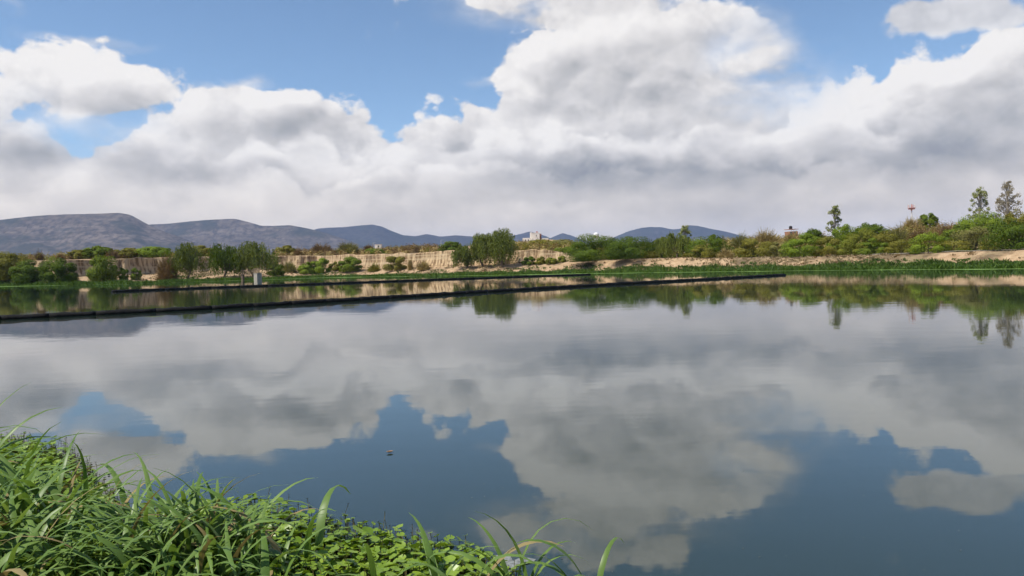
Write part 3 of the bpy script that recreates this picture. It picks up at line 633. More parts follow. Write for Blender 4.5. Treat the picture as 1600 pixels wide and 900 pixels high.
GS, GP, GR, GH = 'shrubs and trees under the earth cliff', 'shrubs on top of the earth cliff', 'trees and shrubs along the right bank', 'shrubs on the rise behind the right bank'
T, S = 'tree', 'shrub'
PLANTS = [
 # kind, tone, px, top, width, metres behind the waterline, label, category, name, group
 ('dome','olive', 8, 391, 74, 9, 'olive shrub cut by the left edge of the photo', S,'round_shrub',GS),
 ('dome','dark', 44, 405, 58, 6, 'dark green shrub at the left shore, left one of the low pair', S,'round_shrub',GS),
 ('dome','dark', 92, 401, 54, 7, 'dark green shrub at the left shore, right one of the low pair', S,'round_shrub',GS),
 ('dome','green', 160, 393, 44, 11, 'lone round green tree standing before the shaded left cliff', T,'round_tree',GS),
 ('dome','green', 192, 416, 16, 15, 'tiny round shrub at the cliff foot, left of the tiny two', S,'round_shrub',GS),
 ('dome','green', 212, 415, 15, 16, 'tiny round shrub at the cliff foot, right of the tiny two', S,'round_shrub',GS),
 ('twiggy','dry', 261, 397, 36, 14, 'leafless brown shrub just left of the first pepper tree', S,'bare_shrub',GS),
 ('pepper','pepper', 291, 377, 52, 12, 'single pepper tree with hanging leaves right of the bare shrub', T,'pepper_tree',GS),
 ('pepper','dark', 349, 379, 62, 14, 'darker pepper tree, left one of the pair behind the concrete block', T,'pepper_tree',GS),
 ('pepper','pepper', 398, 375, 76, 13, 'broad light pepper tree rising behind the concrete block', T,'pepper_tree',GS),
 ('dome','dark', 431, 410, 26, 17, 'small dark shrub right beside the broad pepper tree', S,'round_shrub',GS),
 ('twiggy','grey', 452, 407, 32, 22, 'thin greyish shrub before the cliff, right of the pepper trees', S,'sparse_shrub',GS),
 ('dome','bright', 478, 407, 26, 17, 'bright green shrub before the cliff, smaller of two neighbours', S,'round_shrub',GS),
 ('dome','bright', 500, 401, 34, 16, 'bright green shrub before the cliff, taller of two neighbours', S,'round_shrub',GS),
 ('dome','olive', 524, 407, 20, 19, 'small olive shrub between two green shrubs at the cliff', S,'round_shrub',GS),
 ('dome','green', 547, 400, 42, 16, 'wide green shrub before the middle of the cliff', S,'round_shrub',GS),
 ('twiggy','olive', 585, 410, 26, 16, 'low thin olive shrub before the pale cliff', S,'sparse_shrub',GS),
 ('dome','olive', 618, 397, 34, 15, 'round olive shrub standing alone before the pale cliff', S,'round_shrub',GS),
 ('twiggy','pale', 641, 400, 11, 14, 'thin grey sapling right of the round olive shrub', S,'sapling',GS),
 ('twiggy','pale', 662, 405, 28, 12, 'pale dry thorn shrub below the brightest cliff face', S,'bare_shrub',GS),
 ('dome','dark', 706, 377, 38, 22, 'dark round tree on the cliff edge left of the great pepper trees', T,'round_tree',GP),
 ('pepper','pepper', 728, 381, 44, 11, 'lowest and leftmost of the three great pepper trees', T,'pepper_tree','great pepper trees at the centre'),
 ('pepper','pepper', 756, 361, 52, 12, 'middle one of the three great pepper trees', T,'pepper_tree','great pepper trees at the centre'),
 ('pepper','pepper', 786, 355, 48, 11.5, 'tallest and rightmost of the three great pepper trees', T,'pepper_tree','great pepper trees at the centre'),
 ('dome','dark', 827, 400, 22, 13, 'dark shrub at the cliff foot nearest the great pepper trees', S,'round_shrub',GS),
 ('dome','olive', 845, 399, 17, 13, 'narrow olive shrub in the middle of the small cliff', S,'round_shrub',GS),
 ('dome','yellow', 862, 401, 20, 12, 'yellow green shrub at the right end of the small cliff', S,'round_shrub',GS),
 ('dome','yellow', 878, 399, 14, 13, 'narrow yellowish shrub where the small cliff ends', S,'round_shrub',GS),
 # on the plateau
 ('twiggy','rust', 62, 390, 17, 34, 'dark reddish shrub alone on the far left cliff top', S,'bare_shrub',GP),
 ('twiggy','dry', 95, 395, 18, 26, 'low brown shrub on the cliff top above the dark pair', S,'bare_shrub',GP),
 ('umbrella','olive', 124, 390, 40, 42, 'flat olive shrub on the cliff top left of the green ones', S,'flat_shrub',GP),
 ('umbrella','green', 157, 384, 46, 42, 'green flat topped shrub above the lone round tree', S,'flat_shrub',GP),
 ('twiggy','rust', 177, 388, 26, 36, 'rusty shrub on the cliff top above the tiny shrubs', S,'bare_shrub',GP),
 ('umbrella','olive', 200, 386, 44, 50, 'olive flat shrub on the cliff top behind the rusty one', S,'flat_shrub',GP),
 ('umbrella','bright', 240, 385, 58, 48, 'wide bright green shrub on the cliff top, left of the pepper trees', S,'flat_shrub',GP),
 ('dome','olive', 322, 382, 46, 54, 'olive shrub on the cliff top between two pepper trees', S,'round_shrub',GP),
 ('dome','olive', 447, 382, 30, 52, 'dark olive shrub on the cliff top right of the pepper trees', S,'round_shrub',GP),
 ('twiggy','dry', 467, 386, 22, 46, 'small brown shrub on the cliff top beside the olive one', S,'bare_shrub',GP),
 ('twiggy','dry', 502, 380, 56, 52, 'broad dark brown leafless shrub on the cliff top', S,'bare_shrub',GP),
 ('twiggy','grey', 545, 377, 50, 56, 'grey green sparse shrub on the cliff top, tallest there', S,'sparse_shrub',GP),
 ('twiggy','dry', 577, 380, 22, 50, 'narrow dark shrub on the cliff top left of the small white building', S,'bare_shrub',GP),
 ('umbrella','green', 588, 388, 38, 36, 'low green shrub on the cliff edge below the small white building', S,'flat_shrub',GP),
 ('twiggy','dry', 633, 383, 44, 52, 'brown leafless shrub on the cliff top right of the white building', S,'bare_shrub',GP),
 ('twiggy','rust', 655, 382, 24, 42, 'darkest rusty shrub above the brightest cliff face', S,'bare_shrub',GP),
 ('twiggy','dry', 679, 385, 26, 50, 'thin brown shrub left of the dark round tree', S,'bare_shrub',GP),
 ('twiggy','dry', 822, 378, 34, 46, 'brown shrub right beside the tallest great pepper tree', S,'bare_shrub',GP),
 ('umbrella','olive', 846, 375, 44, 62, 'olive shrub on the rise just below the white house', S,'flat_shrub',GP),
 ('twiggy','rust', 857, 385, 24, 30, 'reddish bare shrub on the edge of the small cliff', S,'bare_shrub',GP),
 ('umbrella','grey', 878, 374, 44, 60, 'grey green shrub on the rise right of the white house', S,'flat_shrub',GP),
 ('dome','green', 884, 386, 36, 20, 'green shrub left of the great dark thorn tree', S,'round_shrub',GR),
 # right bank, front row
 ('dome','dark', 930, 363, 76, 12, 'great dark spreading thorn tree under the white dome tank', T,'thorn_tree',GR),
 ('dome','dark', 986, 367, 66, 10, 'broad rounded green tree right of the great dark thorn tree', T,'round_tree',GR),
 ('dome','bright', 968, 393, 32, 12, 'lower bright shrub between the two broad dark trees', S,'round_shrub',GR),
 ('dome','olive', 1014, 392, 24, 12, 'low olive shrub left of the airy pepper tree', S,'round_shrub',GR),
 ('pepper','pepper', 1032, 371, 32, 17, 'small drooping tree leaning on the airy pepper tree', T,'pepper_tree',GR),
 ('pepper','pepper', 1058, 362, 46, 13, 'airy pepper tree with a visible forked trunk', T,'pepper_tree',GR),
 ('tall','euca', 1071, 353, 20, 20, 'slim pointed tree top behind the airy pepper tree', T,'slim_tree',GR),
 ('dome','dark', 1108, 366, 58, 15, 'dark domed tree right of the airy pepper tree', T,'round_tree',GR),
 ('dome','dark', 1118, 361, 26, 34, 'small dark tree crown peeping over the dark domed tree', T,'round_tree',GH),
 ('dome','olive', 1098, 384, 40, 11, 'low olive shrub at the foot of the dark domed tree', S,'round_shrub',GR),
 ('twiggy','pale', 1134, 384, 26, 12, 'pale dry shrub between the dark dome and the wide olive dome', S,'bare_shrub',GR),
 ('dome','olive', 1184, 371, 54, 13, 'wide olive dome shaped tree on the right bank', T,'round_tree',GR),
 ('dome','grey', 1218, 374, 34, 13, 'greyish shrub right of the wide olive dome', S,'round_shrub',GR),
 ('dome','bright', 1256, 362, 50, 11, 'fresh green leafy tree right of the greyish shrub', T,'round_tree',GR),
 ('dome','olive', 1292, 366, 40, 12, 'olive tree right of the fresh green leafy one', T,'round_tree',GR),
 ('dome','yellow', 1332, 373, 34, 10, 'yellowish low shrub below the tall green tree', S,'round_shrub',GR),
 ('dome','green', 1365, 370, 40, 10, 'low dense green shrub right of the yellowish low shrub', S,'round_shrub',GR),
 ('dome','bright', 1318, 344, 40, 22, 'tall green tree at the foot of the slim gum tree', T,'round_tree',GR),
 ('dome','yellow', 1346, 354, 38, 18, 'mustard coloured tree right of the tall green tree', T,'round_tree',GR),
 ('dome','olive', 1379, 357, 42, 20, 'olive tree right of the mustard coloured tree', T,'round_tree',GR),
 ('dome','olive', 1408, 373, 42, 11, 'low olive shrub left of the bright ball shaped tree', S,'round_shrub',GR),
 ('dome','bright', 1450, 361, 46, 8.5, 'bright ball shaped tree standing right by the pale track', T,'round_tree',GR),
 ('dome','olive', 1488, 374, 46, 12, 'low olive shrub right of the bright ball shaped tree', S,'round_shrub',GR),
 ('dome','grey', 1524, 352, 58, 14, 'grey green tree left of the big dark right edge tree', T,'round_tree',GR),
 ('dome','dark', 1580, 338, 66, 10, 'big dark tree by the track at the right edge', T,'round_tree',GR),
 ('dome','olive', 1548, 372, 26, 10, 'small olive shrub at the foot of the big dark tree', S,'round_shrub',GR),
 # behind
 ('twiggy','grey', 1160, 363, 50, 40, 'greyish sparse shrub above and left of the wide olive dome', S,'sparse_shrub',GH),
 ('twiggy','pale', 1196, 357, 60, 44, 'pale dry shrub above the wide olive dome', S,'bare_shrub',GH),
 ('twiggy','pale', 1238, 360, 46, 40, 'pale dry shrub below the red brick house', S,'bare_shrub',GH),
 ('umbrella','dark', 1272, 356, 34, 46, 'dark flat topped tree right of the red brick house', T,'thorn_tree',GH),
 ('tall','euca', 1305, 320, 26, 40, 'slim pointed gum tree above the tall green tree', T,'slim_tree',GH),
 ('umbrella','dark', 1361, 347, 50, 40, 'dark flat topped tree behind the mustard coloured one', T,'thorn_tree',GH),
 ('twiggy','grey', 1402, 351, 50, 34, 'greyish dry shrub left below the antenna mast', S,'bare_shrub',GH),
 ('twiggy','pale', 1425, 337, 42, 58, 'pale sparse shrub around the foot of the antenna mast', S,'sparse_shrub',GH),
 ('umbrella','green', 1451, 332, 30, 60, 'green bushy tree right of the antenna mast', T,'round_tree',GH),
 ('twiggy','dry', 1440, 352, 56, 32, 'brown dry shrub above the bright ball shaped tree', S,'bare_shrub',GH),
 ('twiggy','dry', 1478, 346, 52, 36, 'brown dry shrub left of the big spreading thorn tree', S,'bare_shrub',GH),
 ('umbrella','bright', 1533, 330, 74, 26, 'big spreading green thorn tree under the two gum trees', T,'thorn_tree',GH),
 ('umbrella','green', 1497, 350, 46, 20, 'green thorn tree left below the big spreading one', T,'thorn_tree',GH),
 ('umbrella','olive', 1592, 326, 50, 30, 'olive tree top at the right edge behind the big dark tree', T,'round_tree',GH),
 ('tall','euca', 1531, 291, 34, 44, 'tall green gum tree, left one of the two on the skyline', T,'gum_tree',GH),
 ('tall','eucab', 1574, 284, 46, 42, 'tall faded brownish gum tree, right one of the two on the skyline', T,'gum_tree',GH),
]
for i, a in enumerate(PLANTS): plant(*a, seed=100 + i * 7)

# scrub too dense to count, filling the ground between the single plants
def scrub(name, label, mat, spans, per, hgt, seed, twig=0.4, n_leaf=46):
    rng = np.random.default_rng(seed); Vs = []; Ts = []
    for p0, p1, s0, s1, dens in spans:
        for _ in range(int(per * dens)):
            px = rng.uniform(p0, p1); az = px_az(px); q_ = prof(az); r = q_[0] + q_[1] + rng.uniform(s0, s1)
            x, y = r * math.sin(az), r * math.cos(az); z = ground_z(x, y)
            h = hgt * rng.uniform(0.5, 1.25); w = h * rng.uniform(0.8, 1.6); n = n_leaf
            th = rng.uniform(0, 2 * np.pi, n); u = rng.random(n)
            C = np.stack([np.cos(th) * np.sqrt(1 - u * u) * w * .55, np.sin(th) * np.sqrt(1 - u * u) * w * .55, u * h], 1) * rng.uniform(.55, 1.0, (n, 1)) + np.array([x, y, z])
            out = C - np.array([x, y, z]); out /= np.linalg.norm(out, axis=1)[:, None] + 1e-6
            V, F = leaf_cards(rng, C, 0.0017 * r * (0.8 if twig else 1.0), out, 0.2, 2.6 if rng.random() < twig else 1.4)
            Vs.append(V); Ts.append(np.clip(rng.random() * .5 + rng.random(n) * .5, 0, 1))
    V = np.concatenate(Vs); F = np.arange(len(V)).reshape(-1, 4)
    o = link_mesh(name, poly_mesh(name, V, F, np.concatenate(Ts)), mat)
    return tag(o, label, kind='stuff')
scrub('dry_scrub', 'brown leafless scrub covering the cliff top and rise', LEAF['dry'],
      [(-40, 340, 14, 60, 0.9), (430, 720, 12, 60, 1.5), (800, 1000, 8, 60, 1.0), (1000, 1350, 26, 60, 0.7), (1350, 1620, 24, 55, 0.8)], 170, 1.9, 7, 0.8)
scrub('olive_scrub', 'olive green low scrub covering the cliff top and rise', LEAF['olive'],
      [(-40, 340, 18, 70, 1.3), (430, 720, 20, 70, 0.6), (790, 1000, 10, 62, 1.7), (1000, 1350, 6, 60, 2.0), (1350, 1640, 5, 55, 1.8)], 230, 2.0, 8, 0.1)
scrub('pale_scrub', 'pale straw coloured scrub on the right rise', LEAF['pale'],
      [(880, 1130, 12, 34, .6), (1120, 1270, 22, 60, 1.3), (1270, 1500, 22, 50, .7), (430, 900, 2, 12, .3)], 170, 1.7, 9, 0.9)
scrub('green_undergrowth', 'green undergrowth closing the gaps between the right bank shrubs', LEAF['dark'],
      [(890, 1130, 4.0, 16, 0.8), (1130, 1640, 3, 14, 1.2), (1130, 1640, 14, 34, 0.8)], 150, 1.05, 12, 0.1)
# dry tufts on the bank and at the foot of the cliff
def bank_scatter(name, label, mat, n, t0, t1, hgt, seed, p0=-120, p1=1720, blades=9, clump=0.5, along=None, wid=0.05):
    rng = np.random.default_rng(seed); Vs = []; Ts = []
    k = 0
    while k < n:
        px = rng.uniform(p0, p1); az = px_az(px); q_ = prof(az)
        t = rng.uniform(t0, t1); r = q_[0] + (t * min(1.0, q_[1] / 12.0) if along == 'metres' else q_[1] * t)
        x, y = r * math.sin(az), r * math.cos(az)
        if float(fbm(np.array(x / 6.0), np.array(y / 6.0), 3, seed)) < clump and along != 'metres' : k += 0.34; continue
        k += 1
        z = max(ground_z(x, y), 0.0); m_ = blades
        h = hgt * rng.uniform(.5, 1.3) * (0.55 + 0.9 * float(vnoise(np.array(x / 2.3), np.array(y / 2.3), seed + 1)))
        B = np.array([x, y, z - .03]) + rng.normal(size=(m_, 3)) * np.array([h * .4, h * .4, 0])
        Tp = B + np.stack([rng.normal(size=m_) * .4 * h, rng.normal(size=m_) * .4 * h, h * rng.uniform(.5, 1.1, m_)], 1)
        a = rng.uniform(0, np.pi, m_); s = np.stack([np.cos(a), np.sin(a), np.zeros(m_)], 1) * wid * rng.uniform(.6, 1.4, (m_, 1))
        M = (B + Tp) / 2
        Vs.append(np.stack([B, M + s, Tp, M - s], 1).reshape(-1, 3)); Ts.append(np.clip(rng.random() * .5 + rng.random(m_) * .5, 0, 1))
    V = np.concatenate(Vs); F = np.arange(len(V)).reshape(-1, 4)
    return tag(link_mesh(name, poly_mesh(name, V, F, np.concatenate(Ts)), mat), label, kind='stuff')
m_reed = leafy('leaf_shore_reed', (0.045, 0.088, 0.016), (0.115, 0.180, 0.036))
m_straw = leafy('straw', (0.19, 0.145, 0.075), (0.36, 0.28, 0.155), 0.15)
bank_scatter('dry_grass', 'dry straw coloured grass tufts on the far bank', m_straw, 2200, 0.30, 0.88, 0.30, 3, clump=0.50, wid=0.06)
bank_scatter('brown_weeds', 'brown dead weeds on the far bank', LEAF['dry'], 330, 0.30, 0.85, 0.34, 4, clump=0.57, wid=0.08)
bank_scatter('shore_reeds', 'green band of reeds and weeds along the far waterline', m_reed, 10000, -0.3, 5.6, 0.58, 5, blades=9, along='metres', wid=0.07)
bank_scatter('shore_weeds', 'scattered green weeds just above the reed band', m_reed, 1500, 0.2, 0.62, 0.42, 6, clump=0.53, wid=0.07)
# floating duckweed in front of the reeds
m_duck, b = new_mat('duckweed')
g = X.nt.nodes.new('ShaderNodeNewGeometry'); P = X(g.outputs['Position'])
X.put(b.inputs['Base Color'], X.mix(X.sm(X.noise(P, 1.2, 5.0, .7), .35, .65), (0.085, 0.17, 0.022), (0.20, 0.31, 0.05)))
b.inputs['Roughness'].default_value = 0.7
dv = []; n = 700
for i in range(n):
    a = px_az(-250 + 2150 * i / (n - 1)); r_ = float(np.interp(a, _wa, _wr)); u = a * 150
    wd = 7.0 * max(0.06, float(fbm(np.array(u / 9.0), np.array(2.2), 4, 77)) - 0.28) * 2.0
    for k, s in enumerate((-wd, -wd * .4, 0.6)):
        dv.append(((r_ + s) * math.sin(a), (r_ + s) * math.cos(a), 0.012 if k < 2 else 0.03))
tag(link_mesh('duckweed', poly_mesh('duckweed', dv, grid_faces(n, 3)[:, ::-1]), m_duck), 'light green floating duckweed edge along the far shore', kind='stuff')
# ------------------------------------------------------------------ floating booms
m_boom, b = new_mat('black_boom_plastic')
b.inputs['Base Color'].default_value = (0.008, 0.008, 0.008, 1); b.inputs['Roughness'].default_value = 0.75; b.inputs['Specular IOR Level'].default_value = 0.15
g = X.nt.nodes.new('ShaderNodeNewGeometry'); P = X(g.outputs['Position'])
bp = X.nt.nodes.new('ShaderNodeBump'); bp.inputs['Distance'].default_value = 0.05
X.put(bp.inputs['Height'], X.noise(P, 4.0, 4.0, 0.6)); link(bp.outputs[0], b.inputs['Normal'])
def boom(label, path, length, rad, seed):
    rng = random.Random(seed)
    root = empty('floating_boom', path[0]); tag(root, label, 'boom', 'black floating booms')
    pts = [Vector(p) for p in path]; inv = root.matrix_basis.inverted()
    seg = []; 
    for a, c in zip(pts[:-1], pts[1:]):
        n = max(1, round((c - a).length / length))
        seg += [(a.lerp(c, i / n), a.lerp(c, (i + 1) / n)) for i in range(n)]
    for a, c in seg:
        m_ = 6; P = Parts(); ring = []; side = (c - a).normalized().cross(Vector((0, 0, 1)))
        for i in range(m_ + 1):
            t = i / m_; q = a.lerp(c, -0.004 + 1.008 * t)
            pin = 1.0
            hh = rad * (1.0 if i in (0, m_) else rng.uniform(0.82, 1.22))
            for k in range(10):
                an = 2 * math.pi * k / 10
                w_ = side * math.cos(an) * rad * 1.05 * pin; z_ = math.sin(an) * hh
                q2 = q + w_ + Vector((0, 0, z_ + rad * 0.25)) + (side * rng.uniform(-.012, .012) if 0 < i < m_ else Vector((0, 0, 0)))
                P.v.append(tuple(q2 - pts[0]))
        for i in range(m_):
            for k in range(10):
                k2 = (k + 1) % 10; P.f.append((i * 10 + k, i * 10 + k2, (i + 1) * 10 + k2, (i + 1) * 10 + k))
        P.f.append(tuple(range(10))[::-1]); P.f.append(tuple(m_ * 10 + k for k in range(10)))
        P.build('boom_section', m_boom, root, True)
w0 = lambda x, y: tuple(on_water(x, y))
boom('near black floating boom running from the left edge across the pond', [w0(-60, 504), w0(0, 499.5), w0(150, 492.3), w0(330, 483.4), w0(560, 469.6), w0(760, 456.8), w0(960, 445), w0(1100, 437.3), w0(1226, 430.2)], 2.4, 0.155, 1)
boom('farther thin black floating boom behind the near one', [w0(175, 456.3), w0(330, 450), w0(500, 444.2), w0(650, 438.6), w0(800, 433.3), w0(922, 429.3)], 3.0, 0.165, 2)

# ------------------------------------------------------------------ concrete outlet block with footbridge
m_conc = plain('concrete', (0.38, 0.34, 0.275), 0.9, 0.18, 2.0, 0.01, 8.0)
m_rail = plain('rusty_rail', (0.17, 0.11, 0.085), 0.7, 0.3, 4.0)
c0 = on_water(403, 437.8)
st = empty('outlet_block', (c0.x, c0.y, 0)); st.scale = (.86, .86, .86); tag(st, 'small concrete outlet block with railed footbridge at the far waterline', 'outlet block')
rz = R(-38)
Parts().box((0, 0, 0.72), (1.4, 1.3, 1.85), rz).build('block', m_conc, st)
Parts().box((0, 0, 1.70), (1.5, 1.4, 0.10), rz).build('cap_slab', m_conc, st)
dx = -1.0
Parts().box((-2.6, 1.1, 1.52), (3.9, 0.9, 0.16), R(-12)).build('walkway', m_rail, st)
def railing(x0, y0, x1, y1, z0, n):
    for i in range(n):
        t = i / (n - 1)
        Parts().tube([(x0 + (x1 - x0) * t, y0 + (y1 - y0) * t, z0), (x0 + (x1 - x0) * t, y0 + (y1 - y0) * t, z0 + 0.95)], [.045, .045], 6).build('rail_post', m_rail, st)
    for z_ in (0.5, 0.95):
        Parts().tube([(x0, y0, z0 + z_), (x1, y1, z0 + z_)], [.04, .04], 6).build('handrail', m_rail, st)
railing(-4.45, 1.05, -0.55, 0.25, 1.55, 6); railing(-4.3, 1.9, -0.4, 1.1, 1.55, 6); railing(-0.9, -0.15, 0.6, -0.6, 1.8, 3)
for dx, dy in ((-4.2, 1.5),):
    Parts().box((dx, dy, 0.6), (0.4, 0.8, 1.8), R(-12)).build('support', m_rail, st)

# ------------------------------------------------------------------ buildings and masts behind
m_white = plain('white_render', (0.74, 0.69, 0.62), 0.9, 0.06, 0.8)
m_red = plain('red_brick', (0.30, 0.145, 0.10), 0.9, 0.2, 2.0)
m_glass = plain('dark_window', (0.07, 0.075, 0.08), 0.15, 0.1, 1.0, spec=0.5)
m_redpaint = plain('red_paint', (0.45, 0.24, 0.22), 0.6, 0.1, 1.0)
m_wpaint = plain('white_paint', (0.62, 0.62, 0.62), 0.5, 0.05, 1.0)
m_black = plain('black_tank', (0.015, 0.015, 0.017), 0.5, 0.2, 2.0)
m_grey = plain('galvanised', (0.42, 0.42, 0.43), 0.5, 0.1, 1.0)
def spot(px, depth):
    az = px_az(px); x = depth * math.tan(az); return x, depth, ground_z(x, depth)
# white house on the rise
Y = 278.0; k = Y / FPX; x, y, z = spot(836, Y)
zt = lambda px, py, Y=Y: at(px, py, Y).z
hs = empty('white_house', (x, y, z)); tag(hs, 'white flat roofed house on the rise behind the great pepper trees', 'house')
ztop = zt(836, 364.5) - z; zw = zt(836, 371.5) - z
X0 = lambda px: at(px, 370, Y).x - x
def wallbox(name, p0, p1, z0, z1, d0, d1, mat, par=hs): return Parts().box(((X0(p0) + X0(p1)) / 2, (d0 + d1) / 2, (z0 + z1) / 2), (X0(p1) - X0(p0), d1 - d0, z1 - z0)).build(name, mat, par)
wallbox('lower_wall', 817, 834, -2.5, zw, 0.0, 7.0, m_white)
wallbox('lower_wall', 834.1, 857, -2.5, zw - 0.15, 0.6, 7.0, m_white)
up = wallbox('upper_storey', 830, 843, zw - 1.0, ztop, -0.6, 6.0, m_white)
wallbox('stair_tower', 828.5, 831.2, zw - 0.5, ztop + 0.45, 0.2, 3.0, m_white)
wallbox('red_stair_wall', 843.1, 846, zw - 1.0, ztop - 0.2, 0.5, 6.5, m_red)
wallbox('parapet', 829.8, 846, ztop + 0.003, ztop + 0.2, -0.65, -0.4, m_white)
wallbox('roof_tank', 838, 841, ztop + 0.01, ztop + 0.8, 2.0, 3.2, m_redpaint, up)
for p0, p1, z0, z1, d in ((837.5, 838.6, zw + .45, zw + 1.05, -.6), (820, 822, zw - 1.6, zw - .6, 0), (824.5, 826.5, zw - 1.6, zw - .6, 0), (850, 852, zw - 1.4, zw - .6, .6)):
    w_ = wallbox('window', p0, p1, z0, z1, d - 0.06, d + 0.1, m_glass)
    wallbox('window_sill', p0 - .2, p1 + .2, z0 - .14, z0 - .01, d - 0.16, d + 0.05, m_white, w_)
# white dome tank
Y = 250.0; x, y, z = spot(932.5, Y); ztk = at(932.5, 363, Y).z - z
tk = empty('dome_tank', (x, y, z)); tag(tk, 'white ball shaped water tank peeping over the great dark thorn tree', 'water tank')
rb = 1.0
bm = bmesh.new(); bmesh.ops.create_uvsphere(bm, u_segments=24, v_segments=14, radius=rb)
me = bpy.data.meshes.new('tank_ball'); bm.to_mesh(me); bm.free(); me.polygons.foreach_set('use_smooth', [True] * len(me.polygons))
link_mesh('tank_ball', me, m_wpaint, tk, (0, 0, ztk - rb))
Parts().tube([(0, 0, -0.5), (0, 0, ztk - rb * 1.9)], [0.5, 0.4], 12).build('tank_stem', m_wpaint, tk)
# red brick house with black tank
Y = 190.0; x, y, z = spot(1237, Y); zt_ = at(1237, 358.8, Y).z - z
rh = empty('brick_house', (x, y, z)); tag(rh, 'red brick house with black roof tank rising over the pale scrub', 'house')
wd = 12 / FPX * Y
Parts().box((0, 0, (zt_ - 1) / 2 - 0.5), (wd, 3.0, zt_ + 1), R(8)).build('wall', m_red, rh)
slab = Parts().box((0, 0, zt_ + 0.06), (wd + .2, 3.2, 0.12), R(8)).build('roof_slab', plain('faded_red_slab', (0.36, 0.2, 0.15), 0.9), rh)
Parts().tube([(-.15, 0, zt_ + .1), (-.15, 0, zt_ + .75), (-.15, 0, zt_ + .95)], [.42, .42, .2], 14).build('roof_tank', m_black, slab)
for dx in (-.8, .5): Parts().box((dx * .8, -1.6, zt_ - 1.0), (.5, .1, .8), 0).build('window', m_glass, rh)
# antenna mast
Y = 185.0; x, y, z = spot(1425, Y); z1 = at(1425, 318.5, Y).z - z; kk = Y / FPX
ms = empty('antenna_mast', (x, y, z)); tag(ms, 'white and red antenna mast on the right skyline', 'antenna mast')
Parts().tube([(0, 0, -.5), (0, 0, z1 * .45)], [.2, .18], 10).build('pole', m_wpaint, ms)
Parts().tube([(0, 0, z1 * .45), (0, 0, z1 - 1.7)], [.175, .15], 10).build('pole', m_wpaint, ms)
Parts().tube([(0, 0, z1 - 1.7), (0, 0, z1 - .9), (0, 0, z1)], [.2, .16, .05], 8).build('mast_head', m_redpaint, ms)
Parts().box((0, 0, z1 - 1.0), (1.5, 1.2, 0.12)).box((0, 0, z1 - 1.25), (1.2, 1.0, .3)).build('platform', m_redpaint, ms)
plat = [c for c in ms.children if c.name.startswith('platform')][0]
for i in range(6):
    a = i * math.pi / 3 + .3
    Parts().box((math.cos(a) * .75, math.sin(a) * .65, z1 - .62), (.18, .14, .8), a).build('antenna_panel', m_wpaint if i % 2 else m_redpaint, plat)
# small white building and two poles far left of the great pepper trees
Y = 300.0; x, y, z = spot(592, Y); zt_ = at(592, 382, Y).z - z
sb_ = empty('small_building', (x, y, z)); tag(sb_, 'tiny white building behind the brown cliff top shrubs', 'building')
Parts().box((0, 0, zt_ / 2 - 1), (2.4, 3, zt_ + 2)).build('wall', m_white, sb_)
Parts().box((0.1, 0, zt_ + .06), (2.6, 3.2, .12)).build('roof_slab', m_grey, sb_)
Parts().box((.3, -1.52, zt_ - .8), (.6, .08, .7)).build('window', m_glass, sb_)
for px, py, lab in ((584, 379.5, 'thin pale pole just left of the tiny white building'), (690, 375, 'thin pale pole left of the dark round cliff edge tree')):
    Y = 290.0; x, y, z = spot(px, Y); h = at(px, py, Y).z - z
    p_ = empty('light_pole', (x, y, z)); tag(p_, lab, 'pole', 'thin pale poles')
    Parts().tube([(0, 0, -.5), (0, 0, h)], [.13, .08], 8).build('pole', m_grey, p_)
    Parts().tube([(0, 0, h - .1), (.5, 0, h + .05), (.9, 0, h)], [.06, .05, .09], 6).build('lamp_arm', m_grey, p_)

# ------------------------------------------------------------------ near bank, leaf mat, tall grass
m_mud = plain('wet_soil', (0.045, 0.036, 0.022), 0.9, 0.4, 3.0, 0.03, 9.0)
nv = 80; gx = np.linspace(-9, 6, 110); gy = np.linspace(-8, 5.6, nv)
GX, GY = np.meshgrid(gx, gy, indexing='ij')
edge = np.interp(GX, [-9, -4.5, -3.2, -2.2, -1.0, -0.3, 0.2, 1.0, 6], [6.2, 5.0, 4.4, 4.15, 3.95, 3.7, 3.55, 2.6, 1.9])
GZ = 0.30 * sstep(edge - GY, -0.15, 1.1) - 0.12 + (fbm(GX * 1.5, GY * 1.5, 4, 71) - .5) * .12
nb = link_mesh('near_bank', poly_mesh('near_bank', np.stack([GX, GY, GZ], 2).reshape(-1, 3), grid_faces(110, nv), smooth=True), m_mud)
tag(nb, 'dark soil of the near bank under the grass', kind='structure')
def bank_edge(x): return float(np.interp(x, [-9, -4.5, -3.2, -2.2, -1.0, -0.3, 0.2, 1.0, 6], [6.2, 5.0, 4.4, 4.15, 3.95, 3.7, 3.55, 2.6, 1.9]))

m_leaf = leafy('leaf_pennywort', (0.120, 0.205, 0.016), (0.265, 0.370, 0.040), 0.25, 0.38, 0.45)
m_stalk = leafy('stalk_brown', (0.10, 0.075, 0.035), (0.20, 0.16, 0.06), 0.0)
def round_leaf(seed):                                    # one notched, slightly cupped round leaf
    rg = random.Random(seed); v = [(0, 0, 0)]; f = []; n = 11
    for i in range(n):
        a = 0.16 + (2 * math.pi - 0.32) * i / (n - 1)
        r_ = 1.0 + 0.10 * math.sin(a * 5 + seed) + rg.uniform(-.05, .05)
        v.append((r_ * math.cos(a), r_ * math.sin(a), 0.16 + 0.07 * math.sin(a * 3 + seed) + rg.uniform(-.03, .03)))
    for i in range(1, n): f.append((0, i, i + 1))
    return np.array(v), f
LEAFS = [round_leaf(i) for i in range(8)]
outer = [(-70, 684), (0, 690), (40, 692), (85, 702), (125, 726), (158, 764), (172, 788), (186, 806), (215, 800), (290, 792), (380, 790), (440, 800), (505, 814), (560, 824), (620, 836), (680, 848), (735, 862), (775, 882), (815, 905), (850, 935)]
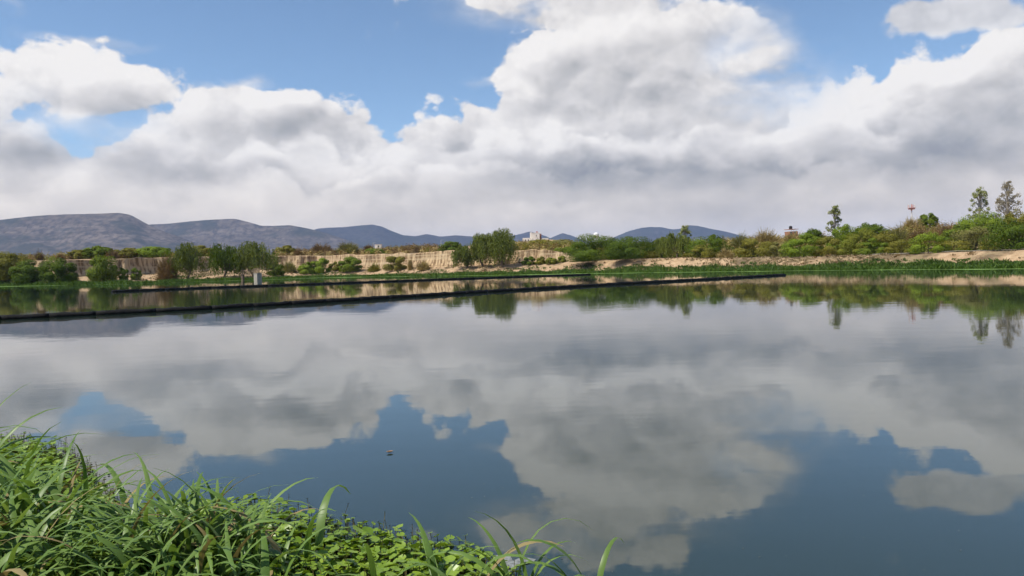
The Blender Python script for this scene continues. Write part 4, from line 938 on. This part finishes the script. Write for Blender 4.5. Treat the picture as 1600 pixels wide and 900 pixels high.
opoly = [on_water(x, y).xy for x, y in outer]
ox = np.array([p.x for p in opoly]); oy = np.array([p.y for p in opoly])
def inside(x, y):
    return y < np.interp(x, ox, oy)
rng = np.random.default_rng(5)
mat_root = empty('pennywort_mat', (-1.6, 4.6, 0)); tag(mat_root, 'floating mat of small round bright green leaves at the near shore', 'leaf mat')
spots = []
while len(spots) < 12500:
    x = rng.uniform(-6.4, 0.55); y = rng.uniform(3.6, 8.6)
    e = float(np.interp(x, ox, oy)) - y
    if e < -0.10 or y < bank_edge(x) - .35: continue
    if e < 0.45 and rng.random() > 0.30 + e * 1.5: continue
    spots.append((x, y, e))
spots.sort(key=lambda s: math.hypot(s[0], s[1]))
def leaf_frame(x, y, e):
    z = float(np.clip(0.03 + 0.10 * min(max(e, 0), 1) + rng.normal() * 0.03, 0.012, 0.24)); r_ = float(rng.uniform(0.018, 0.040)) * (0.8 if e < .3 else 1.0)
    return z, r_, rng.uniform(0, 6.28), rng.normal() * .30 - .12, rng.normal() * .30
Vs = []; Fs = []; Ts = []; SV = []; ST = []; nv_ = 0; solo = []
vis = [s for s in spots if (lambda q: True)(s)]
def project(x, y, z):
    d = Vector((x, y, z)) - CPOS; w_ = d.dot(FWD); return 800 + d.dot(RGT) / w_ * FPX, 450 - d.dot(UPV) / w_ * FPX
meshes = []
for i, (v, f) in enumerate(LEAFS):
    me = bpy.data.meshes.new('leaf'); me.from_pydata([tuple(p) for p in v], [], f); me.update()
    a_ = me.attributes.new('tint', 'FLOAT', 'FACE'); a_.data.foreach_set('value', [0.15 + 0.09 * i] * len(f)); me.materials.append(m_leaf); meshes.append(me)
n_solo = 0
for (x, y, e) in spots:
    z, r_, rz, tx, ty = leaf_frame(x, y, e); li = int(rng.integers(0, 8))
    M = Matrix.Translation((x, y, z)) @ Matrix.Rotation(tx, 4, 'X') @ Matrix.Rotation(ty, 4, 'Y') @ Matrix.Rotation(rz, 4, 'Z') @ Matrix.Scale(r_, 4)
    ppx, ppy = project(x, y, z)
    if n_solo < 300 and 430 < ppx < 860 and ppy < 896:
        o = bpy.data.objects.new('leaf', meshes[li]); COL.objects.link(o); o.parent = mat_root
        o.matrix_local = Matrix.Translation((1.6, -4.6, 0)) @ M; n_solo += 1
    else:
        v, f = LEAFS[li]; A = np.array(M)
        Vs.append(v @ A[:3, :3].T + A[:3, 3] - np.array([-1.6, 4.6, 0])); Fs.append(np.array(f) + nv_); nv_ += len(v)
        Ts += [float(np.clip(rng.random() * .9, 0, 1))] * len(f)
    b0 = np.array([x + rng.normal() * .01 + 1.6, y + rng.normal() * .01 - 4.6, -0.01]); t0 = np.array([x + 1.6, y - 4.6, z]); s_ = np.array([.0022, 0, 0])
    SV.append(np.array([b0 - s_, b0 + s_, t0 + s_, t0 - s_])); ST.append(rng.random())
# brownish upright stalks along the rim of the mat
for _ in range(900):
    i = rng.random(); x = float(rng.uniform(-5.6, 0.2)); y = float(np.interp(x, ox, oy)) + rng.normal() * .12 - .08
    if x > -2.9 and rng.random() < .86: continue
    if x < -4.3 and rng.random() < .5: continue
    h = rng.uniform(.03, .13); b0 = np.array([x + 1.6, y - 4.6, -.01]); t0 = b0 + np.array([rng.normal() * .015, rng.normal() * .015, h]); s_ = np.array([.0017, 0, 0])
    SV.append(np.array([b0 - s_, b0 + s_, t0 + s_, t0 - s_])); ST.append(rng.random())
    for q in range(2):
        c = t0 - np.array([0, 0, q * .02]); w_ = rng.uniform(.008, .016)
        SV.append(np.array([c + [-w_, 0, 0], c + [0, w_, -.004], c + [w_, 0, .003], c + [0, -w_, .006]])); ST.append(rng.random() * .8)
tag(link_mesh('leaf_mass', poly_mesh('leaf_mass', np.concatenate(Vs), np.concatenate(Fs), Ts), m_leaf, mat_root), kind='stuff')
SV = np.concatenate(SV); tag(link_mesh('leaf_stalks', poly_mesh('leaf_stalks', SV, np.arange(len(SV)).reshape(-1, 4), ST), m_stalk, mat_root), kind='stuff')

# arching broad grass blades
m_grass = leafy('leaf_tall_grass', (0.088, 0.165, 0.026), (0.225, 0.325, 0.085), 0.32, 0.42, 0.35)
m_dryblade = leafy('leaf_withered_grass', (0.20, 0.16, 0.07), (0.34, 0.27, 0.13), 0.2)
def blade_mesh(i):
    rg = random.Random(500 + i); n = 11; L = 1.0; wmax = rg.uniform(0.015, 0.025)
    lean0 = rg.uniform(0.05, 0.38); bend = rg.uniform(0.9, 2.6); v = []; f = []
    x = z = 0.0; tw = rg.uniform(-.5, .5); side = rg.uniform(-.15, .15)
    for k in range(n):
        t = k / (n - 1); ang = lean0 + bend * t ** 2.0
        if k: x += math.sin(ang) * L / (n - 1); z += math.cos(ang) * L / (n - 1)
        w_ = wmax * min(1.0, 0.35 + t * 2.4) * (1 - max(0, t - .45) / .55) ** 0.8 + 0.0008
        nx_, nz_ = math.cos(ang), -math.sin(ang); a = tw * t
        for sgn, lift in ((-1, 0.22), (0, 0.0), (1, 0.22)):
            yy = sgn * w_ * math.cos(a) + side * t * t; up_ = -lift * w_ * 1.2 + sgn * w_ * math.sin(a)
            v.append((x - nx_ * up_, yy, z - nz_ * up_))
    for k in range(n - 1):
        for q in (0, 1): f.append((k * 3 + q, k * 3 + q + 1, k * 3 + q + 4, k * 3 + q + 3))
    me = poly_mesh('blade', v, f, [rg.uniform(0.05, 0.75)] * len(f), True); me.materials.append(m_dryblade if i >= 24 else m_grass); return me
BLADES = [blade_mesh(i) for i in range(26)]
def clump(label, cx, cy, sx, sy, n, l0, l1, seed, lean=None, pick=None, group='grass clumps on the near bank', dirs=None):
    rg = random.Random(seed)
    root = empty('grass_clump', (cx, cy, 0.0)); tag(root, label, 'grass clump', group)
    for i in range(n):
        dx, dy = rg.gauss(0, sx), rg.gauss(0, sy)
        z = 0.30 * float(sstep(np.array(bank_edge(cx + dx) - cy - dy), -.15, 1.1)) - .14
        o = bpy.data.objects.new('blade', BLADES[rg.choice(pick) if pick else rg.randrange(len(BLADES))]); COL.objects.link(o); o.parent = root
        az = rg.uniform(0, 2 * math.pi) if dirs is None else rg.gauss(*dirs)
        s = rg.uniform(l0, l1); w_ = rg.uniform(.85, 1.25)
        o.location = (dx, dy, max(z, -.05)); o.rotation_euler = (rg.gauss(0, .12), rg.gauss(0, .12), az); o.scale = (s, w_ * s ** .3, s)
    return root
clump('tall arching grass clump in the lower left corner', -3.15, 4.45, .30, .24, 170, .75, 1.12, 1)
clump('grass clump below the left corner clump at the bottom edge', -2.75, 3.9, .34, .18, 150, .60, .90, 2)
clump('biggest arching grass clump left of the bottom centre', -1.90, 4.2, .22, .14, 180, .66, .94, 3)
clump('lower grass clump at the bottom edge before the leaf mat', -1.75, 3.85, .26, .11, 110, .50, .75, 4)
clump('loose grass clump between the two tall ones', -2.45, 4.1, .18, .16, 70, .5, .75, 5)
clump('few thin arching grass blades over the right half of the mat', -0.38, 3.85, .14, .06, 15, .50, .75, 6)
clump('sparse long grass blades at the right tip of the mat', 0.02, 3.80, .08, .06, 9, .55, .85, 7)
clump('single upright grass tuft at the bottom edge right of the mat', 0.38, 3.75, .03, .03, 5, .6, .8, 8)
clump('dark grass blades hanging in at the left picture edge', -4.1, 5.1, .12, .18, 34, .95, 1.32, 9, dirs=(0.1, .8))

# ------------------------------------------------------------------ bits afloat
m_deadleaf = plain('dead_leaf', (0.30, 0.17, 0.09), 0.7, 0.3, 30.0)
fl = on_water(609, 708); rl = random.Random(3)
v = []; f = []
for i in range(9):
    t = i / 8; w_ = 0.042 * math.sin(math.pi * min(1, t * .95 + .04)) + .002
    for sgn in (-1, 0, 1): v.append((-.085 + .17 * t, sgn * w_, 0.006 + 0.035 * abs(sgn) * math.sin(t * 3.0) + 0.03 * (t - .5) ** 2 * 4))
for i in range(8):
    for q in (0, 1): f.append((i * 3 + q, i * 3 + q + 1, i * 3 + q + 4, i * 3 + q + 3))
lf = mesh_obj('dead_leaf', v, f, m_deadleaf, None, True); lf.location = (fl.x, fl.y, 0.004); lf.rotation_euler = (0, 0, .4); lf.scale = (.42, .42, .42)
tag(lf, 'single curled brown leaf floating on open blue water', 'leaf')
m_scum = plain('pale_scum', (0.17, 0.18, 0.17), 0.8, 0.4, 40.0)
sc_ = on_water(800, 880); v = [(0, 0, 0.004)]; n = 26
for i in range(n):
    a = 2 * math.pi * i / n; r_ = (0.13 + .07 * math.sin(a * 3 + 1) + rl.uniform(-.03, .03)); v.append((r_ * math.cos(a) * .75, r_ * math.sin(a) * .8, .003))
sm_ = mesh_obj('scum_patch', v, [(0, i + 1, (i + 1) % n + 1) for i in range(n)], m_scum); sm_.location = (sc_.x, sc_.y, .002)
tag(sm_, 'pale scum patch afloat beside the tip of the leaf mat', kind='stuff')
v = []; f = []
for i in range(70):
    q = on_water(rl.uniform(300, 1600), rl.uniform(560, 895)); s_ = rl.uniform(.002, .0045) * (1 + q.y * .03); a = rl.uniform(0, 3)
    n0 = len(v)
    for k in range(5): v.append((q.x + s_ * math.cos(a + k * 1.256) * 1.6, q.y + s_ * math.sin(a + k * 1.256), .004))
    f.append(tuple(range(n0, n0 + 5)))
tag(mesh_obj('floating_specks', v, f, plain('speck', (0.07, 0.06, 0.04), .8, .5, 9.0)), 'tiny specks of plant litter scattered over the water', kind='stuff')
